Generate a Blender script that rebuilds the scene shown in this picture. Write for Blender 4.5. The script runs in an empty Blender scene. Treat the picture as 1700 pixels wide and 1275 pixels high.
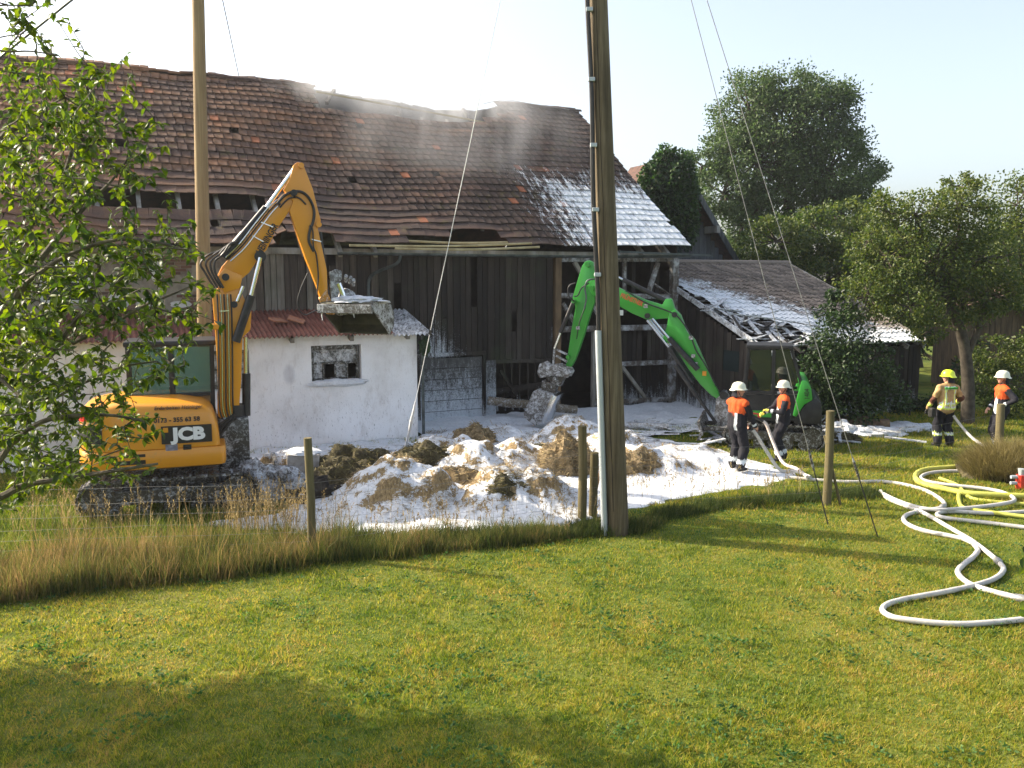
import bpy, bmesh, math, random
import numpy as np
from mathutils import Vector, Matrix, noise as mnoise
random.seed(7); np.random.seed(7)
RNG = np.random.default_rng(11)
scn = bpy.context.scene
col = scn.collection
# ---------------------------------------------------------------- camera, light, exposure
F = 1400.0; PIT = math.atan(177.5/F); CH = 4.06
cd = bpy.data.cameras.new('camera'); cam = bpy.data.objects.new('camera', cd); col.objects.link(cam)
cam.location = (0, 0, CH); cam.rotation_euler = (math.pi/2-PIT, 0, 0)
cd.sensor_width = 36; cd.lens = 36*F/1700; cd.clip_start = 0.1; cd.clip_end = 3000
scn.camera = cam
SAZ = (-0.956, 0.292); SEL = math.radians(31)
sdir = Vector((SAZ[0]*math.cos(SEL), SAZ[1]*math.cos(SEL), math.sin(SEL)))
sl = bpy.data.lights.new('sun', 'SUN'); so = bpy.data.objects.new('sun', sl); col.objects.link(so)
sl.energy = 5.0; sl.angle = math.radians(0.55); sl.color = (1.0, 0.87, 0.68)
so.rotation_euler = sdir.to_track_quat('Z', 'Y').to_euler()
w = bpy.data.worlds.new('World'); scn.world = w; w.use_nodes = True
wn = w.node_tree; bg = wn.nodes['Background']
sky = wn.nodes.new('ShaderNodeTexSky'); sky.sky_type = 'NISHITA'; sky.sun_disc = False
sky.sun_elevation = SEL; sky.sun_rotation = math.atan2(SAZ[0], SAZ[1])
sky.air_density = 1.0; sky.dust_density = 5.0; sky.ozone_density = 1.0; sky.altitude = 400
hsky = wn.nodes.new('ShaderNodeHueSaturation'); hsky.inputs['Saturation'].default_value = .68
wn.links.new(sky.outputs[0], hsky.inputs['Color']); wn.links.new(hsky.outputs[0], bg.inputs[0]); bg.inputs[1].default_value = 0.15
scn.view_settings.view_transform = 'Standard'; scn.view_settings.look = 'None'
scn.view_settings.exposure = 1.22; scn.view_settings.gamma = 1; scn.view_settings.use_curve_mapping = False
scn.cycles.max_bounces = 6; scn.cycles.transparent_max_bounces = 8; scn.cycles.volume_bounces = 0
scn.cycles.volume_step_rate = 2.0

# ---------------------------------------------------------------- camera geometry helpers (design time layout)
CP, SP = math.cos(PIT), math.sin(PIT)
def ray(px, py):
    d = (px-850)/F; v = (637.5-py)/F
    return Vector((d, CP+v*SP, -SP+v*CP))
def G(px, py, z=0.0):
    r = ray(px, py); t = (z-CH)/r.z
    return Vector((r.x*t, r.y*t, z))
def D(px, py, Y):
    r = ray(px, py); t = Y/r.y
    return Vector((r.x*t, Y, CH+r.z*t))
def proj(x, y, z):
    z = z-CH; f = y*CP-z*SP; u = y*SP+z*CP
    return 850+F*x/f, 637.5-F*u/f
class Plane:                       # vertical plane through c + off*l, direction e
    def __init__(s, c, ang, off=0.0):
        s.c = c; a = math.radians(ang); s.e = (math.cos(a), math.sin(a)); s.l = (-s.e[1], s.e[0]); s.off = off
    def __call__(s, px, py):       # local (u, z)
        r = ray(px, py)
        t = (s.off + s.l[0]*s.c[0]+s.l[1]*s.c[1])/(s.l[0]*r.x+s.l[1]*r.y)
        x, y = r.x*t-s.c[0], r.y*t-s.c[1]
        return (x*s.e[0]+y*s.e[1], CH+r.z*t)
    def p3(s, px, py):
        u, z = s(px, py); return (u, s.off, z)

# ---------------------------------------------------------------- materials
def rgb(c): return (c[0], c[1], c[2], 1)
class NT:
    def __init__(s, name):
        s.m = bpy.data.materials.new(name); s.m.use_nodes = True; s.t = s.m.node_tree
        s.b = s.t.nodes['Principled BSDF']; s.out = s.t.nodes['Material Output']
    def n(s, typ, **kw):
        o = s.t.nodes.new(typ)
        for k, v in kw.items(): setattr(o, k, v)
        return o
    def l(s, a, b): s.t.links.new(a, b)
    def coord(s, kind='Object', obj=None, scale=(1,1,1)):
        tc = s.n('ShaderNodeTexCoord')
        if obj: tc.object = obj
        mp = s.n('ShaderNodeMapping'); mp.inputs['Scale'].default_value = scale
        s.l(tc.outputs[kind], mp.inputs[0]); return mp.outputs[0]
    def pos(s, scale=(1,1,1), rot=0):
        g = s.n('ShaderNodeNewGeometry'); mp = s.n('ShaderNodeMapping')
        mp.inputs['Scale'].default_value = scale; mp.inputs['Rotation'].default_value = (0,0,rot)
        s.l(g.outputs['Position'], mp.inputs[0]); return mp.outputs[0]
    def noise(s, vec, scale, detail=4, rough=.55, dist=0):
        o = s.n('ShaderNodeTexNoise'); o.inputs['Scale'].default_value = scale
        o.inputs['Detail'].default_value = detail; o.inputs['Roughness'].default_value = rough; o.inputs['Distortion'].default_value = dist
        if vec is not None: s.l(vec, o.inputs['Vector'])
        return o.outputs['Fac']
    def ramp(s, fac, stops, interp='LINEAR'):
        o = s.n('ShaderNodeValToRGB'); r = o.color_ramp; r.interpolation = interp
        while len(r.elements) < len(stops): r.elements.new(.5)
        for e, (p, c) in zip(r.elements, stops):
            e.position = p; e.color = rgb(c) if hasattr(c, '__len__') else (c,c,c,1)
        s.l(fac, o.inputs[0]); return o.outputs[0]
    def mix(s, fac, a, b, mode='MIX'):
        o = s.n('ShaderNodeMix', data_type='RGBA', blend_type=mode)
        for i, v in ((0, fac), (6, a), (7, b)):
            if isinstance(v, (int, float)): o.inputs[i].default_value = v if i == 0 else (v,v,v,1)
            elif isinstance(v, tuple): o.inputs[i].default_value = rgb(v)
            else: s.l(v, o.inputs[i])
        return o.outputs[2]
    def math(s, op, a, b=0.0, clamp=False):
        o = s.n('ShaderNodeMath', operation=op); o.use_clamp = clamp
        for i, v in ((0, a), (1, b)):
            if isinstance(v, (int, float)): o.inputs[i].default_value = v
            else: s.l(v, o.inputs[i])
        return o.outputs[0]
    def bump(s, h, strength=.4, dist=.02):
        o = s.n('ShaderNodeBump'); o.inputs['Strength'].default_value = strength; o.inputs['Distance'].default_value = dist
        s.l(h, o.inputs['Height']); s.l(o.outputs[0], s.b.inputs['Normal']); return o
    def base(s, c):
        if isinstance(c, tuple): s.b.inputs['Base Color'].default_value = rgb(c)
        else: s.l(c, s.b.inputs['Base Color'])
    def set(s, rough=.8, metal=0, spec=.5, **kw):
        s.b.inputs['Roughness'].default_value = rough; s.b.inputs['Metallic'].default_value = metal
        s.b.inputs['Specular IOR Level'].default_value = spec
        for k, v in kw.items(): s.b.inputs[k.replace('_', ' ')].default_value = v
        return s.m

def m_var(name, c1, c2, scale=4, rough=.8, metal=0, bump=.3, bscale=30, c3=None, stretch=(1,1,1), spec=.4, bd=.01):
    k = NT(name); v = k.pos(stretch); f = k.noise(v, scale, 6, .6)
    st = [(.35, c1), (.65, c2)] if c3 is None else [(.3, c1), (.5, c2), (.68, c3)]
    k.base(k.ramp(f, st))
    if bump: k.bump(k.noise(v, bscale, 4), bump, bd)
    return k.set(rough, metal, spec)

def m_leaf(name, dark, mid, light, trans=.35, rough=.45, scale=.6, yellow=None):
    k = NT(name); g = k.n('ShaderNodeNewGeometry')
    isl = g.outputs['Random Per Island']
    big = k.noise(k.pos(), scale, 3)
    f = k.math('ADD', k.math('MULTIPLY', isl, .55), k.math('MULTIPLY', big, .5))
    st = [(.25, dark), (.5, mid), (.8, light)]
    c = k.ramp(f, st)
    if yellow: c = k.mix(k.ramp(isl, [(.965, 0.), (.97, 1.)]), c, yellow)
    k.base(c); k.set(rough, 0, .35)
    tr = k.n('ShaderNodeBsdfTranslucent'); mx = k.n('ShaderNodeMixShader')
    tc = k.mix(.5, c, (.45, .62, .05), 'MULTIPLY'); 
    gm = k.n('ShaderNodeHueSaturation'); gm.inputs['Value'].default_value = 2.2; gm.inputs['Saturation'].default_value = 1.1; k.l(c, gm.inputs['Color'])
    k.l(gm.outputs[0], tr.inputs[0]); mx.inputs[0].default_value = trans
    k.l(k.b.outputs[0], mx.inputs[1]); k.l(tr.outputs[0], mx.inputs[2]); k.l(mx.outputs[0], k.out.inputs[0])
    return k.m

# ---------------------------------------------------------------- objects
def tag(o, label=None, cat=None, group=None, kind=None):
    if label: o['label'] = label
    if cat: o['category'] = cat
    if group: o['group'] = group
    if kind: o['kind'] = kind
    return o
def empty(name, loc=(0,0,0), rz=0, label=None, cat=None, group=None, parent=None):
    o = bpy.data.objects.new(name, None); o.empty_display_size = .2; col.objects.link(o)
    o.location = loc; o.rotation_euler = (0, 0, rz); o.parent = parent
    return tag(o, label, cat, group)
def link(name, me, parent=None, loc=None, rot=None):
    o = bpy.data.objects.new(name, me); col.objects.link(o)
    if parent: o.parent = parent
    if loc is not None: o.location = loc
    if rot is not None: o.rotation_euler = rot
    return o
def npmesh(name, verts, faces, mats=None, fidx=None, smooth=False):
    """verts (n,3) array, faces (m,k) array with constant k"""
    verts = np.asarray(verts, dtype=np.float32); faces = np.asarray(faces, dtype=np.int32)
    me = bpy.data.meshes.new(name); m, k = faces.shape
    me.vertices.add(len(verts)); me.vertices.foreach_set('co', verts.ravel())
    me.loops.add(m*k); me.loops.foreach_set('vertex_index', faces.ravel())
    me.polygons.add(m); me.polygons.foreach_set('loop_start', np.arange(0, m*k, k, dtype=np.int32))
    me.polygons.foreach_set('loop_total', np.full(m, k, dtype=np.int32))
    if fidx is not None: me.polygons.foreach_set('material_index', np.asarray(fidx, dtype=np.int32))
    me.update(calc_edges=True); me.validate()
    for mt in (mats or []): me.materials.append(mt)
    if smooth: me.polygons.foreach_set('use_smooth', np.ones(len(me.polygons), dtype=bool))
    return me
class MB:
    def __init__(s): s.v = []; s.f = []; s.m = []
    def add(s, vs, fs, mi=0):
        b = len(s.v); s.v += [tuple(v) for v in vs]; s.f += [tuple(b+i for i in f) for f in fs]; s.m += [mi]*len(fs); return s
    def box(s, c, d, M=None, mi=0):
        hx, hy, hz = d[0]/2, d[1]/2, d[2]/2
        vs = [Vector((x,y,z)) for x in (-hx,hx) for y in (-hy,hy) for z in (-hz,hz)]
        c = Vector(c)
        vs = [(M @ v if M else v)+c for v in vs]
        return s.add(vs, [(0,1,3,2),(4,6,7,5),(0,4,5,1),(2,3,7,6),(0,2,6,4),(1,5,7,3)], mi)
    def beam(s, p0, p1, w, h, up=(0,0,1), mi=0):
        p0, p1 = Vector(p0), Vector(p1); d = (p1-p0); L = d.length; d.normalize(); up = Vector(up)
        if abs(d.dot(up)) > .98: up = Vector((1,0,0))
        x = d.cross(up).normalized(); z = x.cross(d)
        M = Matrix((x, d, z)).transposed()
        return s.box((p0+p1)/2, (w, L, h), M, mi)
    def tube(s, pts, r, n=8, cap=True, mi=0):
        pts = [Vector(p) for p in pts]; m = len(pts); R = r if hasattr(r, '__len__') else [r]*m
        vs = []; prev = None
        for i, p in enumerate(pts):
            t = (pts[min(i+1,m-1)]-pts[max(i-1,0)])
            if t.length < 1e-9: t = Vector((0,0,1))
            t.normalize()
            if prev is None:
                a = Vector((0,0,1)) if abs(t.z) < .9 else Vector((1,0,0)); x = t.cross(a).normalized()
            else: x = (prev - t*prev.dot(t)).normalized()
            prev = x; y = t.cross(x)
            vs += [p + (x*math.cos(2*math.pi*k/n)+y*math.sin(2*math.pi*k/n))*R[i] for k in range(n)]
        fs = [(i*n+k, i*n+(k+1)%n, (i+1)*n+(k+1)%n, (i+1)*n+k) for i in range(m-1) for k in range(n)]
        if cap: fs += [tuple(range(n-1,-1,-1)), tuple(range((m-1)*n, m*n))]
        return s.add(vs, fs, mi)
    def cyl(s, p0, p1, r, r1=None, n=14, mi=0): return s.tube([p0, p1], [r, r if r1 is None else r1], n, True, mi)
    def prism(s, poly, y0, y1, f=lambda u, y, z: (u, y, z), mi=0):
        a = sum(poly[i][0]*poly[(i+1)%len(poly)][1]-poly[(i+1)%len(poly)][0]*poly[i][1] for i in range(len(poly)))
        if a < 0: poly = poly[::-1]
        n = len(poly); vs = [f(u, y0, z) for u, z in poly]+[f(u, y1, z) for u, z in poly]
        fs = [tuple(range(n)), tuple(range(2*n-1, n-1, -1))]+[(i, i+n, (i+1)%n+n, (i+1)%n) for i in range(n)]
        return s.add(vs, fs, mi)
    def lathe(s, prof, c=(0,0,0), n=20, mi=0, sc=(1,1)):
        vs = []; m = len(prof)
        for r, z in prof: vs += [(c[0]+r*sc[0]*math.cos(2*math.pi*k/n), c[1]+r*sc[1]*math.sin(2*math.pi*k/n), c[2]+z) for k in range(n)]
        fs = [(i*n+k, i*n+(k+1)%n, (i+1)*n+(k+1)%n, (i+1)*n+k) for i in range(m-1) for k in range(n)]
        return s.add(vs, fs, mi)
    def mesh(s, name, mats, bevel=0, smooth=False, weld=False, seg=2):
        me = bpy.data.meshes.new(name); me.from_pydata(s.v, [], s.f)
        for mt in (mats if isinstance(mats, (list, tuple)) else [mats]): me.materials.append(mt)
        me.polygons.foreach_set('material_index', s.m)
        if bevel or weld:
            bm = bmesh.new(); bm.from_mesh(me); bmesh.ops.remove_doubles(bm, verts=bm.verts, dist=1e-5)
            bmesh.ops.recalc_face_normals(bm, faces=bm.faces)
            if bevel:
                es = [e for e in bm.edges if len(e.link_faces) == 2 and e.calc_face_angle() > .5]
                bmesh.ops.bevel(bm, geom=es, offset=bevel, segments=seg, profile=.6, affect='EDGES', clamp_overlap=True)
            bm.to_mesh(me); bm.free()
        else:
            bm = bmesh.new(); bm.from_mesh(me); bmesh.ops.recalc_face_normals(bm, faces=bm.faces); bm.to_mesh(me); bm.free()
        if smooth:
            me.polygons.foreach_set('use_smooth', [True]*len(me.polygons))
            try: me.set_sharp_from_angle(angle=math.radians(40))
            except Exception: pass
        me.update(); return me
    def build(s, name, mats, parent=None, **kw): return link(name, s.mesh(name, mats, **kw), parent)
def smoothpath(pts, k=6):
    pts = [Vector(p) for p in pts]; out = []
    for i in range(len(pts)-1):
        p0, p1, p2, p3 = pts[max(i-1,0)], pts[i], pts[i+1], pts[min(i+2, len(pts)-1)]
        for j in range(k):
            t = j/k
            out.append(.5*((2*p1)+(p2-p0)*t+(2*p0-5*p1+4*p2-p3)*t*t+(3*p1-p0-3*p2+p3)*t**3))
    out.append(pts[-1]); return out
def text_part(s, size, mat, parent, loc, rot, name='lettering', sx=1.0, ext=.003, align='CENTER', bold=0.0, shear=0):
    cu = bpy.data.curves.new('text_src', 'FONT'); cu.body = s; cu.size = size; cu.extrude = ext; cu.align_x = align; cu.align_y = 'CENTER'; cu.offset = bold; cu.shear = shear
    cu.resolution_u = 3
    o = bpy.data.objects.new('text_src', cu); col.objects.link(o)
    dg = bpy.context.evaluated_depsgraph_get(); me = bpy.data.meshes.new_from_object(o.evaluated_get(dg))
    bpy.data.objects.remove(o); bpy.data.curves.remove(cu)
    me.materials.clear(); me.materials.append(mat); me.name = name
    t = link(name, me, parent, loc, rot); t.scale = (sx, 1, 1); return t
def leafcloud(name, cen, dirs, L, W, mat, parent=None, fold=.25, curl=.2):
    """one folded diamond leaf (4 tris as 2 quads) per centre"""
    cen = np.asarray(cen); n = len(cen); d = np.asarray(dirs); d = d/np.linalg.norm(d, axis=1, keepdims=True)
    r = RNG.normal(size=(n,3)); side = np.cross(d, r); side /= np.linalg.norm(side, axis=1, keepdims=True)+1e-9
    up = np.cross(side, d); L = np.broadcast_to(L, n)[:,None]; W = np.broadcast_to(W, n)[:,None]
    v = np.empty((n,4,3)); v[:,0] = cen; v[:,1] = cen+d*L*.45+side*W+up*W*fold; v[:,2] = cen+d*L+up*L*(-curl); v[:,3] = cen+d*L*.45-side*W+up*W*fold
    f = np.arange(n*4).reshape(n,4); tri = np.concatenate([f[:,[0,1,2]], f[:,[0,2,3]]], axis=0)
    me = npmesh(name, v.reshape(-1,3), tri, [mat])
    return link(name, me, parent)
def blades(name, base, h, wd, lean, mat, parent=None, bendf=.35, segs=2):
    """grass blades; base (n,3), h (n), wd (n), lean (n,2)"""
    n = len(base); ang = RNG.uniform(0, math.pi, n); side = np.stack([np.cos(ang), np.sin(ang), np.zeros(n)], 1)*wd[:,None]*.5
    top = base+np.stack([lean[:,0]*h, lean[:,1]*h, h], 1)
    mid = base+np.stack([lean[:,0]*h*bendf, lean[:,1]*h*bendf, h*.55], 1)
    if segs == 1:
        v = np.stack([base-side, base+side, top], 1).reshape(-1,3); f = np.arange(n*3).reshape(n,3)
    else:
        v = np.stack([base-side, base+side, mid+side*.8, mid-side*.8, top], 1).reshape(-1,3); b = (np.arange(n)*5)[:,None]
        f = np.concatenate([b+np.array([[0,1,2]]), b+np.array([[0,2,3]]), b+np.array([[3,2,4]])], 0)
    return link(name, npmesh(name, v, f, [mat]), parent)
# ================================================================ ground
def ground_mat():
    k = NT('lawn_soil'); v = k.pos()
    a = k.noise(v, .35, 3); b = k.noise(v, 2.2, 5, .65); c = k.noise(v, 40, 3, .7)
    f = k.math('ADD', k.math('MULTIPLY', a, .35), k.math('ADD', k.math('MULTIPLY', b, .35), k.math('MULTIPLY', c, .3)))
    k.base(k.ramp(f, [(.36, (.035,.055,.010)), (.47, (.075,.11,.018)), (.56, (.14,.15,.03)), (.68, (.20,.16,.055))]))
    k.bump(c, .5, .03); return k.set(.95, 0, .1)
M_ground = ground_mat()
def grid_sheet(name, x0, x1, y0, y1, nx, ny, hf, mat, parent=None, smooth=True):
    X, Y = np.meshgrid(np.linspace(x0,x1,nx), np.linspace(y0,y1,ny)); Z = hf(X, Y)
    v = np.stack([X.ravel(), Y.ravel(), Z.ravel()], 1); i = np.arange(nx*ny).reshape(ny,nx)
    f = np.stack([i[:-1,:-1].ravel(), i[:-1,1:].ravel(), i[1:,1:].ravel(), i[1:,:-1].ravel()], 1)
    return link(name, npmesh(name, v, f, [mat], smooth=smooth), parent)
g = MB(); g.add([(-900,-400,0),(900,-400,0),(900,1500,0),(-900,1500,0)], [(0,1,2,3)])
tag(g.build('ground', M_ground), kind='structure')

# ================================================================ barn (local: s along facade to the right, w away from camera, z up)
BA = math.radians(25); G0 = (5.2, 26.8)
barn = empty('burnt_barn', (G0[0], G0[1], 0), BA, 'long burnt timber barn with sagging brown tile roof and broken smoking ridge', 'barn')
be = (math.cos(BA), math.sin(BA)); bn = (-be[1], be[0])
def L2W(s, w, z): return Vector((G0[0]+s*be[0]+w*bn[0], G0[1]+s*be[1]+w*bn[1], z))
W0 = Plane(G0, 25, 0.0); WA = Plane(G0, 25, -2.0)
RS = .74; RW0 = -.5; RZ0 = 4.95; WR = 6.7
SA = math.atan(RS); SLEN = (WR-RW0)/math.cos(SA)
def n1(x, y, z=0.): return mnoise.noise(Vector((x, y, z)))
def sm(a, b, x):
    t = min(1, max(0, (x-a)/(b-a))); return t*t*(3-2*t)
def sag(s, w):
    h = .07*n1(s*.35, w*.3, 1.7)+.035*n1(s*1.1, w*.9, 4.2)
    h -= .13*math.exp(-((s+5.9)/2.4)**2)*sm(1.5, 5.4, w)              # ridge line dips at the break
    h -= .16*math.exp(-((s+10.5)/3.0)**2)*sm(5.5, 1.5, w)*sm(-.5, 1.5, w)
    if s < -12.4 and w < .5: h -= .13*(1+.6*n1(s*.9, 2.2))             # slumped eaves left of the post
    h += .05*sm(-3, 0, s)*sm(2, -.5, w)
    return h
def roofP(s, w): return Vector((s, w, RZ0+(w-RW0)*RS+sag(s, w)))

def tile_mat(name, src):
    k = NT(name); lc = k.coord('Object', barn)
    rnd = k.n('ShaderNodeObjectInfo').outputs['Random'] if src == 'obj' else k.n('ShaderNodeNewGeometry').outputs['Random Per Island']
    sx = k.n('ShaderNodeSeparateXYZ'); k.l(lc, sx.inputs[0]); S, Wv, Z = sx.outputs
    # weathering: lichen-dark against red, in diagonal streaks
    mp = k.n('ShaderNodeMapping'); mp.inputs['Rotation'].default_value = (0, 0, math.radians(-58)); mp.inputs['Scale'].default_value = (.30, 1.7, .3); k.l(lc, mp.inputs[0])
    st = k.noise(mp.outputs[0], 1.3, 5, .6); big = k.noise(lc, .32, 3, .5)
    leftness = k.math('MULTIPLY', S, -.013)
    f = k.math('ADD', k.math('ADD', k.math('MULTIPLY', st, .75), k.math('MULTIPLY', big, .35)), k.math('ADD', leftness, k.math('MULTIPLY', rnd, .055)))
    f = k.math('ADD', f, k.math('MULTIPLY', k.math('SUBTRACT', Z, 8.4), .018))
    c = k.ramp(f, [(.58, (.062,.044,.037)), (.70, (.105,.064,.050)), (.79, (.150,.084,.054)), (.88, (.235,.115,.062)), (.99, (.31,.145,.075))])
    bright = k.ramp(rnd, [(.984, 0.), (.986, 1.)]); c = k.mix(k.math('MULTIPLY', bright, .8), c, (.36, .13, .065))
    moss = k.ramp(k.noise(lc, 2.1, 5, .7), [(.58, 0.), (.66, 1.)]); c = k.mix(k.math('MULTIPLY', moss, .45), c, (.12,.10,.03))
    fine = k.noise(lc, 26, 4, .7); c = k.mix(.55, c, k.ramp(fine, [(.3, .35), (.7, 1.)]), 'MULTIPLY')
    # sprayed extinguishing foam on the right, running down the slope
    mpf = k.n('ShaderNodeMapping'); mpf.inputs['Scale'].default_value = (3.2, .55, .55); k.l(lc, mpf.inputs[0])
    sp = k.noise(mpf.outputs[0], 2.6, 7, .72); sp2 = k.noise(lc, 34, 2, .8)
    edge = k.math('ADD', k.math('MULTIPLY', k.math('ADD', S, 4.15), .30), 0.)
    top = k.math('MULTIPLY', k.math('SUBTRACT', 7.35, Z), .62)
    m = k.math('MINIMUM', edge, top); m = k.math('MINIMUM', m, .55)
    m = k.math('ADD', m, k.math('ADD', k.math('MULTIPLY', k.math('SUBTRACT', sp, .5), 2.3), k.math('MULTIPLY', k.math('SUBTRACT', sp2, .5), 1.4)))
    fm = k.ramp(m, [(.12, 0.), (.34, 1.)]); c = k.mix(k.math('MULTIPLY', fm, .93), c, (.80,.83,.86))
    k.base(c); k.bump(fine, .5, .01); return k.set(.88, 0, .25)
M_tile = tile_mat('clay_tile', 'obj'); M_tilef = tile_mat('clay_tile_field', 'isl')

TW, TL, ROW = .245, .43, .352
tv = [(0,0,.05),(TW*.80,0,.05),(TW*.84,0,.052),(TW*1.01,0,.052),(0,TL,.008),(TW*.80,TL,.008),(TW*.84,TL,.0115),(TW,TL,.0115),
      (0,0,.022),(TW,0,.026),(TW,TL,-.014),(0,TL,-.014)]
tf = [(0,1,5,4),(1,2,6,5),(2,3,7,6),(0,8,9,3),(0,4,11,8),(3,9,10,7)]
def tile_frame(s, w):
    p = roofP(s, w); a = (roofP(s+.2, w)-roofP(s-.2, w)).normalized(); b = (roofP(s, w+.2)-roofP(s, w-.2)).normalized()
    nrm = a.cross(b).normalized(); b = nrm.cross(a); return p, a, b, nrm
tiles = []
nrow = int(SLEN/ROW); rr = random.Random(3)
for r in range(nrow+1):
    wr = RW0+r*ROW*math.cos(SA); ssh = (r*.618 % 1)*TW*.5
    for i in range(90):
        s = .12-(i+1)*TW*1.002+ssh; sc = s+TW/2
        if i == 0: s = min(s, .12-TW); sc = s+TW/2
        if s < -21.8: continue
        e1 = .5*n1(sc*1.3, 9.1)
        if -9.95 < sc < -3.15 and wr > 5.25+.25*e1+ .55*sm(-4.8,-3.2,sc)+.1*sm(-8.,-9.9,sc): continue
        if -16.6 < sc < -12.45 and .42+.12*e1 < wr < 1.02+.1*e1: continue
        if -17.4 < sc < -15.5 and 2.75 < wr < 3.05: continue
        if wr < -.35 and -9.0 < sc < -5.9: continue
        if wr < -.05 and -7.6 < sc < -6.1: continue
        if wr < -.3 and (-12.3 < sc < -10.9): continue
        if wr > 6.35 and -14.7 < sc < -13.2: continue
        if rr.random() < .0035: continue
        p, a, b, nn = tile_frame(sc, wr)
        jz = rr.gauss(0, .009); jt = rr.gauss(0, .008); jr = rr.gauss(0, .010)
        if wr < 1.3 and sc < -12: jz += rr.gauss(0,.03); jr += rr.gauss(0,.05); jt += rr.gauss(0,.03)
        x = (a+nn*jt+b*jz*.6).normalized(); y = (b+nn*rr.gauss(0,.012)-x*(jr)); y = (y-x*x.dot(y)).normalized(); z = x.cross(y)
        o = p - x*TW/2 + z*abs(rr.gauss(0,.006)) + y*rr.gauss(0,.008)
        wp = L2W(o.x, o.y, o.z); px, py = proj(*wp)
        vis = (0 < px < 1700 and 0 < py < 1275)
        tiles.append(((1/wp.length**2) if vis else 0, Matrix((x, y, z)).transposed().to_4x4(), o))
tiles.sort(key=lambda t: -t[0])
tme = bpy.data.meshes.new('roof_tile'); tme.from_pydata(tv, [], tf); tme.materials.append(M_tile)
for a, M, o in tiles[:300]:
    t = link('roof_tile', tme, barn); t.matrix_local = Matrix.Translation(o) @ M
TV = np.array(tv); allv = []; 
for a, M, o in tiles[300:]:
    R3 = np.array(M.to_3x3()); allv.append(TV @ R3.T + np.array(o))
nt_ = len(allv); base_i = (np.arange(nt_)*len(tv))[:,None,None]
ff = (base_i + np.array(tf)[None]).reshape(-1,4)
tag(link('roof_tiles', npmesh('roof_tiles', np.concatenate(allv), ff, [M_tilef]), barn), kind='stuff')
# ridge caps
rc = MB(); nn_ = 7
for sgn in (0,):
    vs = [(x, .13*math.cos(math.pi*k/nn_), .10*math.sin(math.pi*k/nn_)) for x in (0,.36) for k in range(nn_+1)]
    vs += [(x, .105*math.cos(math.pi*k/nn_), .08*math.sin(math.pi*k/nn_)) for x in (0,.36) for k in range(nn_+1)]
    m_ = nn_+1; rc.add(vs, [(k,k+1,m_+k+1,m_+k) for k in range(nn_)]+[(2*m_+k,3*m_+k,3*m_+k+1,2*m_+k+1) for k in range(nn_)]+[(k,2*m_+k,2*m_+k+1,k+1) for k in range(nn_)])
rcm = rc.mesh('ridge_tile', M_tile)
s = -21.5
while s < .05:
    if not (-10.0 < s < -3.1 or -18.35 < s < -18.0 or -15.9 < s < -15.6):
        p = roofP(s, WR); t = link('ridge_tile', rcm, barn, (s, WR+.03, p.z+.0+rr.gauss(0,.012)), (rr.gauss(0,.03), rr.gauss(0,.03), rr.gauss(0,.03)))
    s += .345
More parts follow.
